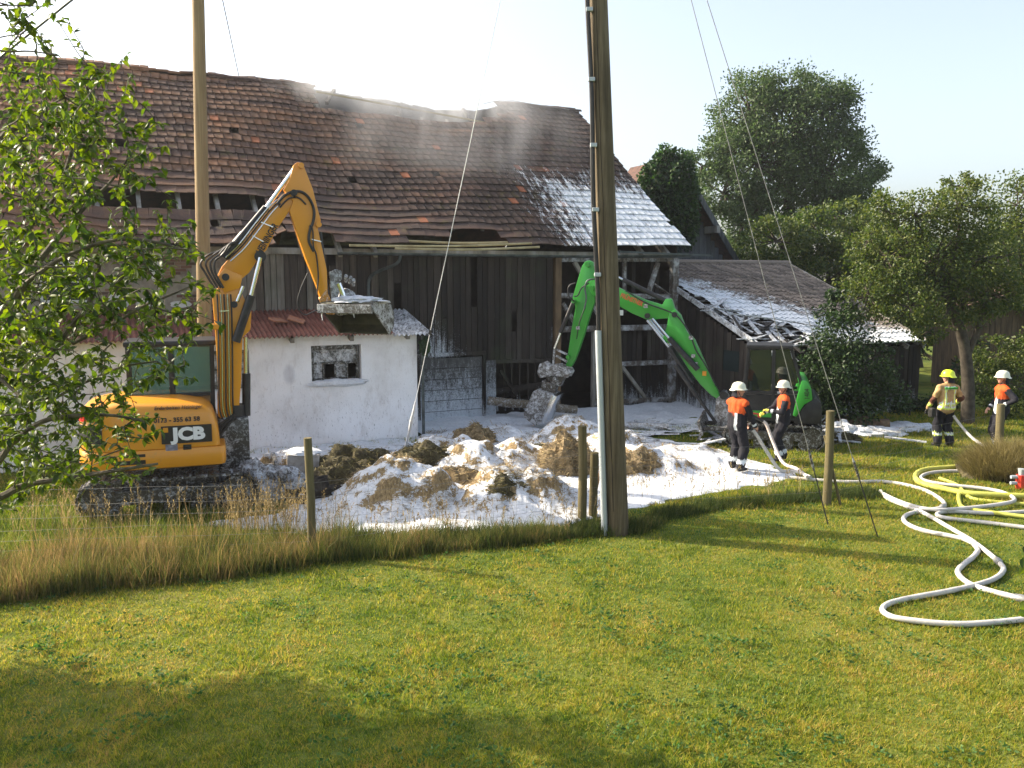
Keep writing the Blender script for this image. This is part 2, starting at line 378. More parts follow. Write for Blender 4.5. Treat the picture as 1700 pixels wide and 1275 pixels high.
# structure materials
M_char = m_var('charred_wood', (.018,.016,.015), (.05,.045,.04), 3, .9, 0, .5, 18, stretch=(1,1,.2))
M_greywood = m_var('grey_timber', (.11,.10,.085), (.26,.24,.20), 3, .85, 0, .5, 18, c3=(.36,.35,.33), stretch=(1,1,.3))
M_palewood = m_var('pale_lath', (.30,.24,.12), (.45,.38,.22), 3, .8, 0, .3, 18)
def board_mat():
    k = NT('weathered_boards'); lc = k.coord('Object', barn)
    rnd = k.n('ShaderNodeObjectInfo').outputs['Random']
    mp = k.n('ShaderNodeMapping'); mp.inputs['Scale'].default_value = (14, 14, .8); k.l(lc, mp.inputs[0])
    gr = k.noise(mp.outputs[0], 1.6, 7, .7); bg_ = k.noise(lc, .5, 4, .6)
    f = k.math('ADD', k.math('MULTIPLY', gr, .45), k.math('ADD', k.math('MULTIPLY', bg_, .35), k.math('MULTIPLY', rnd, .25)))
    sx = k.n('ShaderNodeSeparateXYZ'); k.l(lc, sx.inputs[0]); S, Wv, Z = sx.outputs
    lft = k.ramp(k.math('MULTIPLY', k.math('ADD', S, 13.), .18), [(0., .16), (.6, 0.)])
    f = k.math('ADD', f, lft)
    c = k.ramp(f, [(.36, (.014,.012,.011)), (.50, (.036,.029,.024)), (.62, (.075,.060,.048)), (.78, (.16,.145,.12)), (.95, (.25,.24,.21))])
    c = k.mix(k.ramp(k.math('ADD', k.math('MULTIPLY', S, .25), 2.9), [(.3, 0.), (1., .55)]), c, (.012,.010,.009)); gm = k.ramp(k.noise(lc, .9, 3), [(.55, 0.), (.7, .35)]); c = k.mix(gm, c, (.045,.06,.028))
    # foam splashes
    mpf = k.n('ShaderNodeMapping'); mpf.inputs['Scale'].default_value = (5, 5, .7); k.l(lc, mpf.inputs[0])
    sp = k.noise(mpf.outputs[0], 1.8, 6, .75); sp2 = k.noise(lc, 30, 2, .9)
    d1 = k.math('ABSOLUTE', k.math('ADD', S, 8.1)); d2 = k.math('ABSOLUTE', k.math('ADD', S, 4.3))
    a1 = k.math('SUBTRACT', .62, k.math('ADD', k.math('MULTIPLY', d1, .40), k.math('MULTIPLY', k.math('ABSOLUTE', k.math('SUBTRACT', Z, 2.0)), .42)))
    a2 = k.math('SUBTRACT', .42, k.math('ADD', k.math('MULTIPLY', d2, .95), k.math('MULTIPLY', k.math('ABSOLUTE', k.math('SUBTRACT', Z, 2.3)), .22)))
    a3 = k.math('MULTIPLY', k.math('SUBTRACT', 1.05, Z), .6)
    m = k.math('ADD', k.math('MAXIMUM', a3, k.math('MAXIMUM', a1, a2)), k.math('ADD', k.math('MULTIPLY', k.math('SUBTRACT', sp, .5), 1.5), k.math('MULTIPLY', k.math('SUBTRACT', sp2, .5), .8)))
    fm = k.ramp(m, [(.34, 0.), (.75, .85)]); c = k.mix(fm, c, (.62,.66,.70))
    k.base(c); k.bump(gr, .7, .01); return k.set(.85, 0, .3)
M_board = board_mat()
def dark_mat(name, c1, c2): return m_var(name, c1, c2, 3, .9, 0, .3, 25)
M_darkin = dark_mat('dark_interior', (.02,.018,.016), (.04,.035,.03))
SL = -22.0
# rear slope, gables, floor, rear wall (all in dark tones)
b = MB()
b.beam((SL, WR+3.6, 7.65), (-10.0, WR+3.6, 7.65), 9.0, .06, up=(0,-RS,1)) if False else None
def slab(mb, p, th=.06, mi=0):   # p: 4 points, extruded along normal
    a, c_, d, e_ = [Vector(q) for q in p]; nn = (c_-a).cross(e_-a).normalized()*th
    mb.add([a,c_,d,e_,a+nn,c_+nn,d+nn,e_+nn], [(0,1,2,3),(7,6,5,4),(0,4,5,1),(1,5,6,2),(2,6,7,3),(3,7,4,0)], mi)
RT = RZ0+(WR-RW0)*RS
slab(b, [(SL,WR+.02,RT),(-9.95,WR+.02,RT-.03),(-9.95,WR+7.2,RZ0),(SL,WR+7.2,RZ0)])
slab(b, [(-3.1,WR+.02,RT),(.1,WR+.02,RT-.03),(.1,WR+7.2,RZ0),(-3.1,WR+7.2,RZ0)])
b.build('rear_roof_slope', m_var('rear_roof', (.06,.04,.03), (.12,.06,.04), 2, .9), barn)
# panels of the rear slope left standing in the break: uneven tops
M_sheet = m_var('sooty_sheet', (.05,.048,.045), (.13,.125,.12), 2.5, .8, 0, .3, 12)
s = -9.95; 
tops = [10.22,10.2,10.17,10.14,10.11,10.1,10.12,10.09,10.05,10.02,9.97,9.99,10.04,10.02,10.10]
i = 0
while s < -3.15:
    wd = min(.46, -3.1-s); zt = tops[i % len(tops)]-.02; wt = WR+.05+(RT-zt)/RS
    zl = tops[(i+1) % len(tops)]-.02+.02*rr.gauss(0,1)
    pb = MB(); slab(pb, [(s,wt,zt),(s+wd-.004,WR+.05+(RT-zl)/RS,zl),(s+wd-.004,WR+7.2,RZ0),(s,WR+7.2,RZ0)], .05)
    pb.build('rear_roof_sheet', M_sheet, barn); s += wd; i += 1
for s0, s1, z0_, z1_ in ((-9.6,-9.1,9.6,10.25),(-7.1,-6.9,9.3,9.9),(-4.6,-4.5,9.4,10.0)):
    q = MB(); q.beam((s0,WR-.9,z0_),(s1,WR+.1,z1_), .1,.1); q.build('broken_rafter', M_char, barn)
q = MB(); q.beam((-9.9,5.9,9.95),(-3.6,5.7,9.35),.05,.05); q.build('fallen_lath', M_palewood, barn)
q = MB()
for s_ in (SL+.02, -.06):
    slab(q, [(s_,.0,0),(s_,13.3,0),(s_,13.3,5.0),(s_,.0,5.0)], .05); q.add([(s_,0,5.0),(s_,13.3,5.0),(s_,WR,RT-.15)], [(0,1,2)])
slab(q, [(SL,13.3,0),(-.06,13.3,0),(-.06,13.3,5),(SL,13.3,5)], .05)
slab(q, [(SL,.1,.0),(-.06,.1,.0),(-.06,13.2,.0),(SL,13.2,.0)], .05)
slab(q, [(SL,3.2,0.1),(-.1,3.2,.1),(-.1,3.2,5.0),(SL,3.2,5.0)], .05)
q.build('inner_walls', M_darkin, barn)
# rafters under the front slope
rm = MB(); rm.beam((0,RW0+.1,RZ0-.12),(0,WR,RT-.14),.10,.15); rme = rm.mesh('rafter', M_greywood); rm = MB(); rm.beam((0,1.2,RZ0+1.7*RS-.12),(0,WR,RT-.14),.10,.15); rme2 = rm.mesh('rafter', M_greywood)
s = -21.0
while s < 0:
    link('rafter', rme2 if -9.6 < s < -2.6 else rme, barn, (s,0,-.16 if s < -12 else (-.62 if -9.6 < s < -2.6 else -.20))); s += .93
q = MB(); q.beam((-22,-.02,4.72),(-.05,-.02,4.72),.16,.16); q.build('wall_plate', M_greywood, barn)
# ---- eaves: loose laths, gutter, dropped end of gutter
for a_, b_ in (((-10.6,-.62,4.86),(-5.4,-.58,5.00)),((-9.4,-.64,4.80),(-5.2,-.66,4.90)),((-9.2,-.3,5.02),(-5.6,-.25,5.05))):
    q = MB(); q.tube(smoothpath([a_, ((a_[0]+b_[0])/2, a_[1]-.03, (a_[2]+b_[2])/2-.05), b_], 4), .035, 6); q.build('eaves_lath', M_palewood, barn)
M_zinc = m_var('dull_zinc', (.05,.06,.06), (.12,.14,.14), 4, .5, .6, .1, 20)
def gutter(p0, p1, r=.075):
    q = MB(); m = 7; p0, p1 = Vector(p0), Vector(p1); vs = []
    for p in (p0, p1):
        for R_ in (r, r-.012):
            vs += [(p.x, p.y+R_*math.cos(math.pi+math.pi*k/m), p.z+R_*math.sin(math.pi+math.pi*k/m)) for k in range(m+1)]
    n_ = m+1
    fs = [(k,k+1,2*n_+k+1,2*n_+k) for k in range(m)]+[(n_+k,3*n_+k,3*n_+k+1,n_+k+1) for k in range(m)]
    q.add(vs, fs); return q
gutter((-10.9,-.62,4.69),(-3.2,-.62,4.68)).build('gutter', M_zinc, barn)
gutter((-3.15,-.62,4.70),(.02,-.62,4.74),.09).build('gutter', M_zinc, barn)
q = MB(); q.beam((-2.6,-.72,4.80),(.75,-.78,4.72),.07,.05); q.build('gutter', M_zinc, barn)
q = MB(); q.tube(smoothpath([(-9.25,-.62,4.66),(-9.35,-.55,4.4),(-9.9,-.12,4.1),(-9.98,-.08,3.6),(-9.98,-.08,2.6)],5), .045, 8); q.build('downpipe', M_zinc, barn)
# ---- board cladding s -13.4 .. -4.5
s = -13.4; 
while s < -4.45:
    wd = rr.uniform(.15,.24); top = 4.66+rr.uniform(-.03,.03); bot = 1.62+(.0 if s < -8.9 else rr.uniform(-.06,.10))
    if s < -9.2: bot = 2.7
    q = MB(); off = -.03-rr.uniform(0,.03); sk = rr.gauss(0,.012)
    seg = [(bot, top)]
    if -9.35 < s < -9.15 : seg = [(bot,2.6),(3.9,top)]
    if -7.05 < s < -6.85: seg = [(bot,3.2)]
    if -5.8 < s < -5.6: seg = [(bot,2.5),(3.1,top)]
    if abs(s+11.1) < .1: seg = [(bot, top-.3)]
    if s > -12.4 and rr.random() < .12: seg = [(bot,2.9),(2.93,top)]
    for z0_, z1_ in seg:
        q = MB(); q.add([(s,off,z0_),(s+wd-.018,off,z0_+rr.gauss(0,.02)),(s+wd-.018+sk,off,z1_),(s+sk,off,z1_),(s,off+.025,z0_),(s+wd-.018,off+.025,z0_),(s+wd-.018+sk,off+.025,z1_),(s+sk,off+.025,z1_)],
              [(0,1,2,3),(7,6,5,4),(0,4,5,1),(1,5,6,2),(2,6,7,3),(3,7,4,0)])
        q.build('wall_board', M_board, barn)
    s += wd
# ---- brick wall with patches of plaster, s -22 .. -13.4, window opening
def brick_mat():
    k = NT('old_brick'); lc = k.coord('Object', barn); isl = k.n('ShaderNodeNewGeometry').outputs['Random Per Island']
    c = k.ramp(k.math('ADD', k.math('MULTIPLY', isl, .6), k.math('MULTIPLY', k.noise(lc, 3, 5), .4)), [(.2,(.06,.04,.03)),(.5,(.15,.075,.05)),(.8,(.22,.15,.10))])
    k.base(c); k.bump(k.noise(lc, 30, 3), .4, .01); return k.set(.9)
M_brick = brick_mat(); M_mortar = m_var('lime_render', (.16,.14,.11), (.26,.23,.18), 2.2, .95, 0, .5, 14, c3=(.13,.10,.08))
M_plaster = m_var('whitewash_patch', (.42,.41,.38), (.58,.57,.54), 5, .9, 0, .3, 20)
q = MB()
for s0, s1, z0_, z1_ in ((-22,-17.65,0,4.66),(-16.55,-13.4,0,4.66),(-17.65,-16.55,0,3.45),(-17.65,-16.55,4.45,4.66)):
    q.box(((s0+s1)/2,.12,(z0_+z1_)/2),(s1-s0,.24,z1_-z0_))
q.build('rendered_wall', M_mortar, barn)
q = MB()
for r in range(22):
    z = 2.98+r*.078
    for i in range(34):
        s_ = -22+i*.26+(r%2)*.13; 
        if z > 4.6 or -17.85 < s_+.12 < -16.35 and 3.35 < z < 4.5: continue
        if n1(s_*.7, z*.9, 3.3) < -.02: continue
        q.box((s_+.12,-.004,z),(.24,.03,.064))
tag(q.build('wall_bricks', M_brick, barn), kind='stuff')
for px, py, a_, b_ in ((198,498,.24,.22),(258,440,.16,.40),(243,505,.22,.10),(300,505,.25,.08)):
    u, z = W0(px, py); q = MB(); n_ = 18
    poly = [(u+a_*math.cos(2*math.pi*k/n_)*(1+.25*n1(k*.7,px*.1)), z+b_*math.sin(2*math.pi*k/n_)*(1+.25*n1(k*.6,px*.2))) for k in range(n_)]
    q.prism(poly, -.035, .0); q.build('plaster_patch', M_plaster, barn)
M_frame = m_var('peeling_white_paint', (.45,.45,.42), (.62,.62,.60), 9, .7, 0, .3, 30)
M_glass = NT('dark_window_glass'); M_glass.base((.02,.03,.03)); M_glass = M_glass.set(.08, 0, .6)
def window(parent, s0, s1, z0_, z1_, w_, frame, glass, cols=2, rows=2, fw=.06, name='window'):
    q = MB(); q.box(((s0+s1)/2,w_,z0_+fw/2),(s1-s0,.06,fw)); q.box(((s0+s1)/2,w_,z1_-fw/2),(s1-s0,.06,fw))
    for x in (s0+fw/2, s1-fw/2): q.box((x,w_,(z0_+z1_)/2),(fw,.06,z1_-z0_-2*fw-.002))
    for k in range(1, cols): q.box((s0+(s1-s0)*k/cols,w_,(z0_+z1_)/2),(fw*.8,.05,z1_-z0_-2*fw-.004))
    for k in range(1, rows): q.box(((s0+s1)/2,w_-.003,z0_+(z1_-z0_)*k/rows),(s1-s0-2*fw-.004,.045,fw*.6))
    o = q.build(name, frame, parent)
    for i in range(cols):
        for j in range(rows):
            q = MB(); q.box((s0+(s1-s0)*(i+.5)/cols, w_+.012, z0_+(z1_-z0_)*(j+.5)/rows), ((s1-s0)/cols-fw*.8,.008,(z1_-z0_)/rows-fw*.7)); q.build('pane', glass, o)
    return o
window(barn, -17.63,-16.57,3.47,4.43,.06, M_frame, M_glass)
# ---- lower openings right of the annex
k = NT('foam_streaked_planks'); lc = k.coord('Object', barn); sx = k.n('ShaderNodeSeparateXYZ'); k.l(lc, sx.inputs[0]); nz_ = k.noise(k.coord('Object', barn, (7,7,2)), 1.5, 7, .78); sp_n = k.noise(lc, 26, 4, .85)
m_ = k.math('ADD', k.math('ADD', k.math('MULTIPLY', nz_, .5), k.math('MULTIPLY', sp_n, .6)), k.math('MULTIPLY', sx.outputs[2], -.17))
k.base(k.mix(k.ramp(m_, [(.30, 0.), (.52, .8)]), k.ramp(nz_, [(.3,(.04,.04,.04)),(.7,(.12,.12,.115))]), (.55,.60,.65))); k.bump(nz_, .4, .01); M_door = k.set(.85, 0, .3)
q = MB(); 
for i in range(6):
    z = 0.05+i*.3; q = MB(); q.box((-7.68, -.14-.004*(i%2), z+.14),(1.85,.05,.285)); q.build('door_plank', M_door, barn)
for x in (-8.66,-6.70): q = MB(); q.beam((x,-.18,0),(x,-.18,1.95),.09,.09,up=(0,1,0)); q.build('door_post', M_board, barn)
q = MB(); q.beam((-8.7,-.2,1.93),(-6.66,-.2,1.93),.07,.1); q.build('door_rail', M_board, barn)
q = MB(); q.box((-6.45,-.08,.85),(.32,.04,1.7)); q.build('wall_board', M_door, barn)
for x in (-6.2,-5.95,-5.7,-5.5,-5.2,-4.95): q = MB(); q.beam((x,.02,.2),(x+rr.gauss(0,.03),.02,1.7),.05,.04,up=(0,1,0)); q.build('batten', M_board, barn)
q = MB(); q.beam((-6.4,-.03,.78),(-4.5,-.05,.92),.08,.16); q.build('rail', M_board, barn)
q = MB(); q.beam((-6.15,-.1,1.4),(-5.3,-.2,.1),.07,.08); q.build('brace', M_board, barn)
q = MB(); q.beam((-6.6,-.06,1.66),(-4.5,-.05,1.62),.06,.10); q.build('rail', M_board, barn)
# main posts and timber frame on the right
def bm_(p0, p1, w_=.14, h_=.14, m=None, nm='beam', up=(0,0,1)):
    q = MB(); q.beam(p0, p1, w_, h_, up=up); return q.build(nm, m or M_frame2, barn, bevel=.008)
def m_frame2():
    k = NT('foamed_timber'); lc = k.coord('Object', barn); nz = k.noise(lc, 3.5, 6, .7); gr = k.noise(k.coord('Object', barn, (9,9,1.2)), 2, 5, .7)
    c = k.ramp(gr, [(.35,(.05,.042,.035)),(.55,(.12,.10,.08)),(.75,(.22,.20,.17))]); fm = k.ramp(nz, [(.46,0.),(.70,.8)])
    k.base(k.mix(fm, c, (.60,.63,.66))); k.bump(gr, .6, .01); return k.set(.85)
M_frame2 = m_frame2()
bm_((-4.28,-.02,0),(-4.28,-.02,4.64),.20,.18,m_var('oiled_post',(.09,.06,.035),(.20,.13,.07),4,.85,0,.5,20,stretch=(1,1,.3)),'post',(0,1,0))
bm_((-.12,-.02,0),(-.12,-.02,4.64),.22,.2,None,'post',(0,1,0)); bm_((-2.5,.0,1.4),(-2.5,.0,4.64),.12,.12,None,'post',(0,1,0))
bm_((-1.95,.0,3.4),(-1.95,.0,4.64),.09,.09,None,'post',(0,1,0))
bm_((-4.17,-.03,3.52),(-.24,-.03,3.46),.13,.15); bm_((-4.17,-.03,2.52),(-.24,-.03,2.50),.13,.17); bm_((-4.17,-.02,4.56),(-.24,-.02,4.60),.13,.12)
bm_((-3.0,.0,1.40),(-.24,.0,1.38),.12,.14); bm_((-3.0,.0,.24),(-.24,.0,.20),.12,.14)
bm_((-.75,-.03,4.5),(-1.1,-.03,3.55),.11,.13,None,'brace'); bm_((-3.7,-.01,4.5),(-3.1,-.01,3.6),.11,.12,M_greywood,'brace'); bm_((-4.1,-.01,3.3),(-3.6,-.01,2.6),.10,.12,None,'brace')
bm_((-3.2,.02,3.4),(-2.6,.02,2.6),.10,.10,None,'brace'); bm_((-.9,-.06,3.85),(-.3,-.06,3.5),.16,.03,None,'hanging_board')
bm_((-2.9,.03,2.4),(-1.1,.03,.3),.1,.1,M_greywood,'brace'); bm_((-3.0,.0,0),(-3.0,.0,2.42),.12,.12,M_greywood,'post',(0,1,0))
s = -2.95
while s < -.2:
    wd = rr.uniform(.14,.2)
    for z0_, z1_ in ((0,1.36),(1.40,2.42)):
        if rr.random() < .08: continue
        q = MB(); q.box((s+wd/2,.09+rr.uniform(0,.02),(z0_+z1_)/2),(wd-.015,.025,z1_-z0_-.03)); q.build('wall_board', M_board, barn)
    s += wd
for x in (-3.9,-3.55,-2.1,-1.6,-1.3,-.6,-.4): q = MB(); q.box((x,.5,3.0+.8*(x>-3)),(.14,.03,1.7)); q.build('inner_board', M_char, barn)

# ================================================================ white annex
annex = empty('annex', (G0[0], G0[1], 0), BA, 'low whitewashed lean-to with rusty red corrugated roof in front of the barn', 'outbuilding')
def white_mat():
    k = NT('whitewashed_render'); lc = k.coord('Object', annex); sx = k.n('ShaderNodeSeparateXYZ'); k.l(lc, sx.inputs[0]); S, Wv, Z = sx.outputs
    big = k.noise(lc, .9, 5, .6); fine = k.noise(lc, 9, 6, .75); spk = k.noise(k.coord('Object', annex, (26,26,9)), 1.2, 3, .8)
    c = k.ramp(big, [(.3,(.66,.65,.64)),(.5,(.79,.79,.79)),(.7,(.84,.85,.86))])
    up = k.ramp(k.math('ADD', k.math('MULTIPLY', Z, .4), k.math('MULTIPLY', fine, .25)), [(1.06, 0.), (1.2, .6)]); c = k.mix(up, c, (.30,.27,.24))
    sp = k.ramp(spk, [(.60, 0.), (.70, .75)]); low = k.ramp(k.math('MULTIPLY', Z, .4), [(.2, 1.), (.75, .2)]); c = k.mix(k.math('MULTIPLY', sp, low), c, (.12,.11,.10))
    st = k.ramp(k.noise(k.coord('Object', annex, (2.2,2.2,.8)), 1.6, 7, .78), [(.52, 0.), (.70, .5)]); c = k.mix(st, c, (.42,.38,.35))
    # the damp round patch left of the window
    u, z = WA(480, 622); dx = k.math('MULTIPLY', k.math('ADD', S, -u), 5.5); dz = k.math('MULTIPLY', k.math('SUBTRACT', Z, z), 3.2)
    dd = k.math('ADD', k.math('MULTIPLY', dx, dx), k.math('MULTIPLY', dz, dz)); pt = k.ramp(k.math('ADD', dd, k.math('MULTIPLY', fine, .5)), [(.5,.45),(1.1,0.)]); c = k.mix(pt, c, (.38,.38,.42))
    k.base(c); k.bump(k.math('ADD', fine, k.math('MULTIPLY', big, 2)), .35, .02); return k.set(.9, 0, .2)
M_white = white_mat()
def wall_holes(s0, s1, z0_, z1_, w0, w1, holes, mat, parent, name):
    xs = sorted({s0, s1, *[h[0] for h in holes], *[h[1] for h in holes]}); zs = sorted({z0_, z1_, *[h[2] for h in holes], *[h[3] for h in holes]})
    q = MB(); ins = lambda x, z: any(h[0] < x < h[1] and h[2] < z < h[3] for h in holes)
    N_ = len(xs); vid = {}
    def V(i, j, w_):
        if (i,j,w_) not in vid: vid[(i,j,w_)] = len(q.v); q.v.append((xs[i], w_, zs[j]))
        return vid[(i,j,w_)]
    for i in range(len(xs)-1):
        for j in range(len(zs)-1):
            if ins((xs[i]+xs[i+1])/2, (zs[j]+zs[j+1])/2): continue
            for w_ in (w0, w1): q.f.append((V(i,j,w_),V(i+1,j,w_),V(i+1,j+1,w_),V(i,j+1,w_))); q.m.append(0)
    for h in holes+[(s0,s1,z0_,z1_)]:
        i0, i1, j0, j1 = xs.index(h[0]), xs.index(h[1]), zs.index(h[2]), zs.index(h[3])
        for a_, b_ in (((i0,j0),(i1,j0)),((i1,j0),(i1,j1)),((i1,j1),(i0,j1)),((i0,j1),(i0,j0))):
            q.f.append((V(*a_,w0),V(*b_,w0),V(*b_,w1),V(*a_,w1))); q.m.append(0)
    return q.build(name, mat, parent)
HW = [(-11.93,-10.72,1.55,2.44), (-14.75,-13.35,1.5,2.40)]
wall_holes(-21.5,-9.30,0,2.68,-2.0,-1.7,HW, M_white, annex, 'wall')
q = MB(); q.box((-9.4,-.86,1.34),(.2,1.66,2.68)); q.build('end_wall', M_white, annex)
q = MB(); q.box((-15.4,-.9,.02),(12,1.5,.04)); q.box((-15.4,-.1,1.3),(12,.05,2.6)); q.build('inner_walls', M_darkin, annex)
def splat_mat(name, base, foam=.55, sc=5):
    k = NT(name); lc = k.pos(); a = k.noise(lc, sc, 7, .8, .8); b_ = k.noise(lc, 28, 3, .8)
    m = k.math('ADD', k.math('MULTIPLY', a, .7), k.math('MULTIPLY', b_, .3)); fm = k.ramp(m, [(foam-.07, 0.), (foam+.08, .9)])
    k.base(k.mix(fm, base, (.70,.73,.76))); k.bump(m, .6, .02); k.l(k.ramp(fm, [(0, .25), (1, .9)]), k.b.inputs['Roughness']); return k.m
M_splat = splat_mat('foam_splashed_pane', (.05,.05,.05), .50); M_splatd = splat_mat('foam_splashed_dark', (.035,.033,.03), .57)
q = MB(); fr = M_splatd
s0, s1, z0_, z1_ = -11.90, -10.75, 1.58, 2.42
q.box(((s0+s1)/2,-1.82,z1_-.05),(s1-s0,.07,.10)); q.box(((s0+s1)/2,-1.82,z0_+.03),(s1-s0,.07,.06)); q.box(((s0+s1)/2,-1.825,2.0),(s1-s0-.1,.06,.045))
for x in (s0+.03, s1-.03): q.box((x,-1.815,2.0),(.06,.06,.72))
for k_ in (1,2,3): q.box((s0+(s1-s0)*k_/4,-1.83,1.81),(.04,.05,.36))
wf = q.build('window', fr, annex)
q = MB(); q.box(((s0+s1)/2,-1.80,2.17),(s1-s0-.12,.02,.29)); q.build('pane', M_splat, wf)
for k_ in (0,2): q = MB(); q.box((s0+(s1-s0)*(k_+.5)/4,-1.80,1.80),((s1-s0)/4-.05,.012,.36)); q.build('pane', M_splat, wf)
window(annex, -14.72,-13.38,1.53,2.37,-1.82, M_splatd, M_splat, 3, 2)
M_foam = NT('foam')
def foam_nodes(k, straw=False):
    v = k.pos(); a = k.noise(v, 1.6, 6, .6); b_ = k.noise(v, 14, 5, .7); c_ = k.noise(v, 60, 3, .8)
    if straw:
        st = k.pos((30, 9, 12), .6); sn = k.noise(st, 1.0, 4, .8); 
        gm = k.n('ShaderNodeNewGeometry'); sz = k.n('ShaderNodeSeparateXYZ'); k.l(gm.outputs['Normal'], sz.inputs[0])
        steep = k.math('MULTIPLY', k.math('SUBTRACT', .80, sz.outputs[2]), .9)
        m = k.math('ADD', k.math('MULTIPLY', a, .8), k.math('ADD', k.math('ADD', k.math('MULTIPLY', b_, .75), k.math('MULTIPLY', c_, .35)), steep))
        fm = k.ramp(m, [(.985, 0.), (1.07, 1.)]); strawc = k.ramp(sn, [(.3,(.09,.06,.03)),(.5,(.27,.19,.09)),(.7,(.44,.34,.18))])
        k.base(k.mix(fm, k.ramp(b_, [(.3,(.50,.52,.55)),(.58,(.76,.78,.80))]), strawc))
    else: k.base(k.ramp(b_, [(.3,(.55,.57,.60)),(.6,(.72,.74,.76))]))
    k.bump(k.math('ADD', k.math('MULTIPLY', b_, 2), k.math('ADD', a, k.math('MULTIPLY', c_, .4))), .55, .035)
    k.set(.75, 0, .3); k.b.inputs['Subsurface Weight'].default_value = .0
    return k.m
M_foam = foam_nodes(M_foam); M_foams = foam_nodes(NT('foam_on_straw'), True)
def lump(name, c, d, mat, parent=None, seed=0, n=(26,14), amp=.25, fr=2.2, flat=0.0):
    """noisy ellipsoid, d half sizes"""
    q = MB(); nu, nv = n
    for j in range(nv+1):
        th = math.pi*j/nv
        for i in range(nu):
            ph = 2*math.pi*i/nu; u = Vector((math.sin(th)*math.cos(ph), math.sin(th)*math.sin(ph), math.cos(th)))
            k_ = 1+amp*mnoise.fractal(u*fr+Vector((seed*3.1,seed,0)), 1., 2., 4)
            p = Vector((u.x*d[0]*k_, u.y*d[1]*k_, max(u.z*d[2]*k_, -flat if flat else -9)))
            q.v.append(tuple(Vector(c)+p))
    q.f = [(j*nu+i, j*nu+(i+1)%nu, (j+1)*nu+(i+1)%nu, (j+1)*nu+i) for j in range(nv) for i in range(nu)]; q.m = [0]*len(q.f)
    return q.build(name, mat, parent, weld=True, smooth=True)
lump('foam_on_sill', (-11.33,-2.0,1.53),(.72,.12,.09), M_foam, annex, 3, n=(40,10), amp=.35, fr=3)
# corrugated roof: four sheets
def corr_mat():
    k = NT('rusty_red_sheet'); lc = k.coord('Object', annex); a = k.noise(lc, 2, 5, .65); f_ = k.noise(lc, 14, 4, .7)
    c = k.ramp(a, [(.3,(.10,.035,.025)),(.5,(.18,.06,.04)),(.7,(.25,.11,.08))]); c = k.mix(k.ramp(f_, [(.55,0.),(.75,.5)]), c, (.06,.05,.04))
    k.base(c); k.bump(f_, .2, .01); return k.set(.6, .1, .4)
M_corr = corr_mat()
def corr(s0, s1, name='roof_sheet', z0_=2.70, z1_=3.22, w0=-2.32, w1=-.06, mat=None, jag=0):
    q = MB(); P_ = .11; n_ = int((s1-s0)/P_*8)
    for i in range(n_+1):
        x = s0+(s1-s0)*i/n_; dz = .026*math.cos(2*math.pi*(x)/P_)
        for t in (0,1):
            w_ = w0+(w1-w0)*t+(jag*n1(x*2,3) if t == 0 else 0)
            q.v += [(x, w_, z0_+(z1_-z0_)*t+dz), (x, w_, z0_+(z1_-z0_)*t+dz-.008)]
    for i in range(n_):
        a_ = i*4; q.f += [(a_,a_+4,a_+6,a_+2),(a_+1,a_+3,a_+7,a_+5),(a_,a_+1,a_+5,a_+4),(a_+2,a_+6,a_+7,a_+3)]; q.m += [0]*4
    return q.build(name, mat or M_corr, annex, smooth=True)
for i_, (a_, b_) in enumerate(((-21.6,-18.3),(-18.35,-15.3),(-15.35,-12.3),(-12.35,-9.95))): corr(a_, b_, z0_=2.70+.006*(i_%2), z1_=3.22+.006*(i_%2))
corr(-10.0,-8.95, z0_=2.66, z1_=3.2, mat=M_splat, jag=.2)
M_rafter = M_greywood
for x in (-20.6,-18.9,-17.2,-15.5,-13.8,-12.4,-11.0,-9.6): q = MB(); q.beam((x,-2.26,2.60),(x,-.1,3.10),.09,.12); q.build('rafter', M_rafter, annex)
q = MB(); q.tube([(-9.18,-2.08,0),(-9.18,-2.08,2.6)], .04, 8); q.build('downpipe', M_zinc, annex)
lump('ivy_scrap', (-9.12,-2.1,2.35),(.13,.1,.22), m_var('dark_ivy',(.012,.03,.012),(.03,.06,.02),8,.8), annex, 9, amp=.6, fr=4)
# loose things on the annex roof
for i_, (px, py, rz, dd) in enumerate(((462,534,.5,(.42,.24)),(492,540,-.3,(.40,.24)))):
    u, z = Plane(G0,25,-1.3)(px, py); p = L2W(u, -1.3, 2.98)
    q = MB(); q.box((0,0,.0),(dd[0],dd[1],.035)); q.box((0,dd[1]/2-.02,.022),(dd[0],.03,.02))
    o = q.build('roof_tile', m_var('loose_orange_tile',(.28,.12,.07),(.40,.18,.10),9,.85), bevel=.006); o.location = p+Vector((0,0,.05)); o.rotation_euler = (.28,.1+.2*i_,rz+BA)
    tag(o, ['fallen clay tile standing proud on the red corrugated roof, left one of two','fallen clay tile lying flat on the red corrugated roof, right one of two'][i_], 'roof tile', 'fallen tiles on the annex roof')
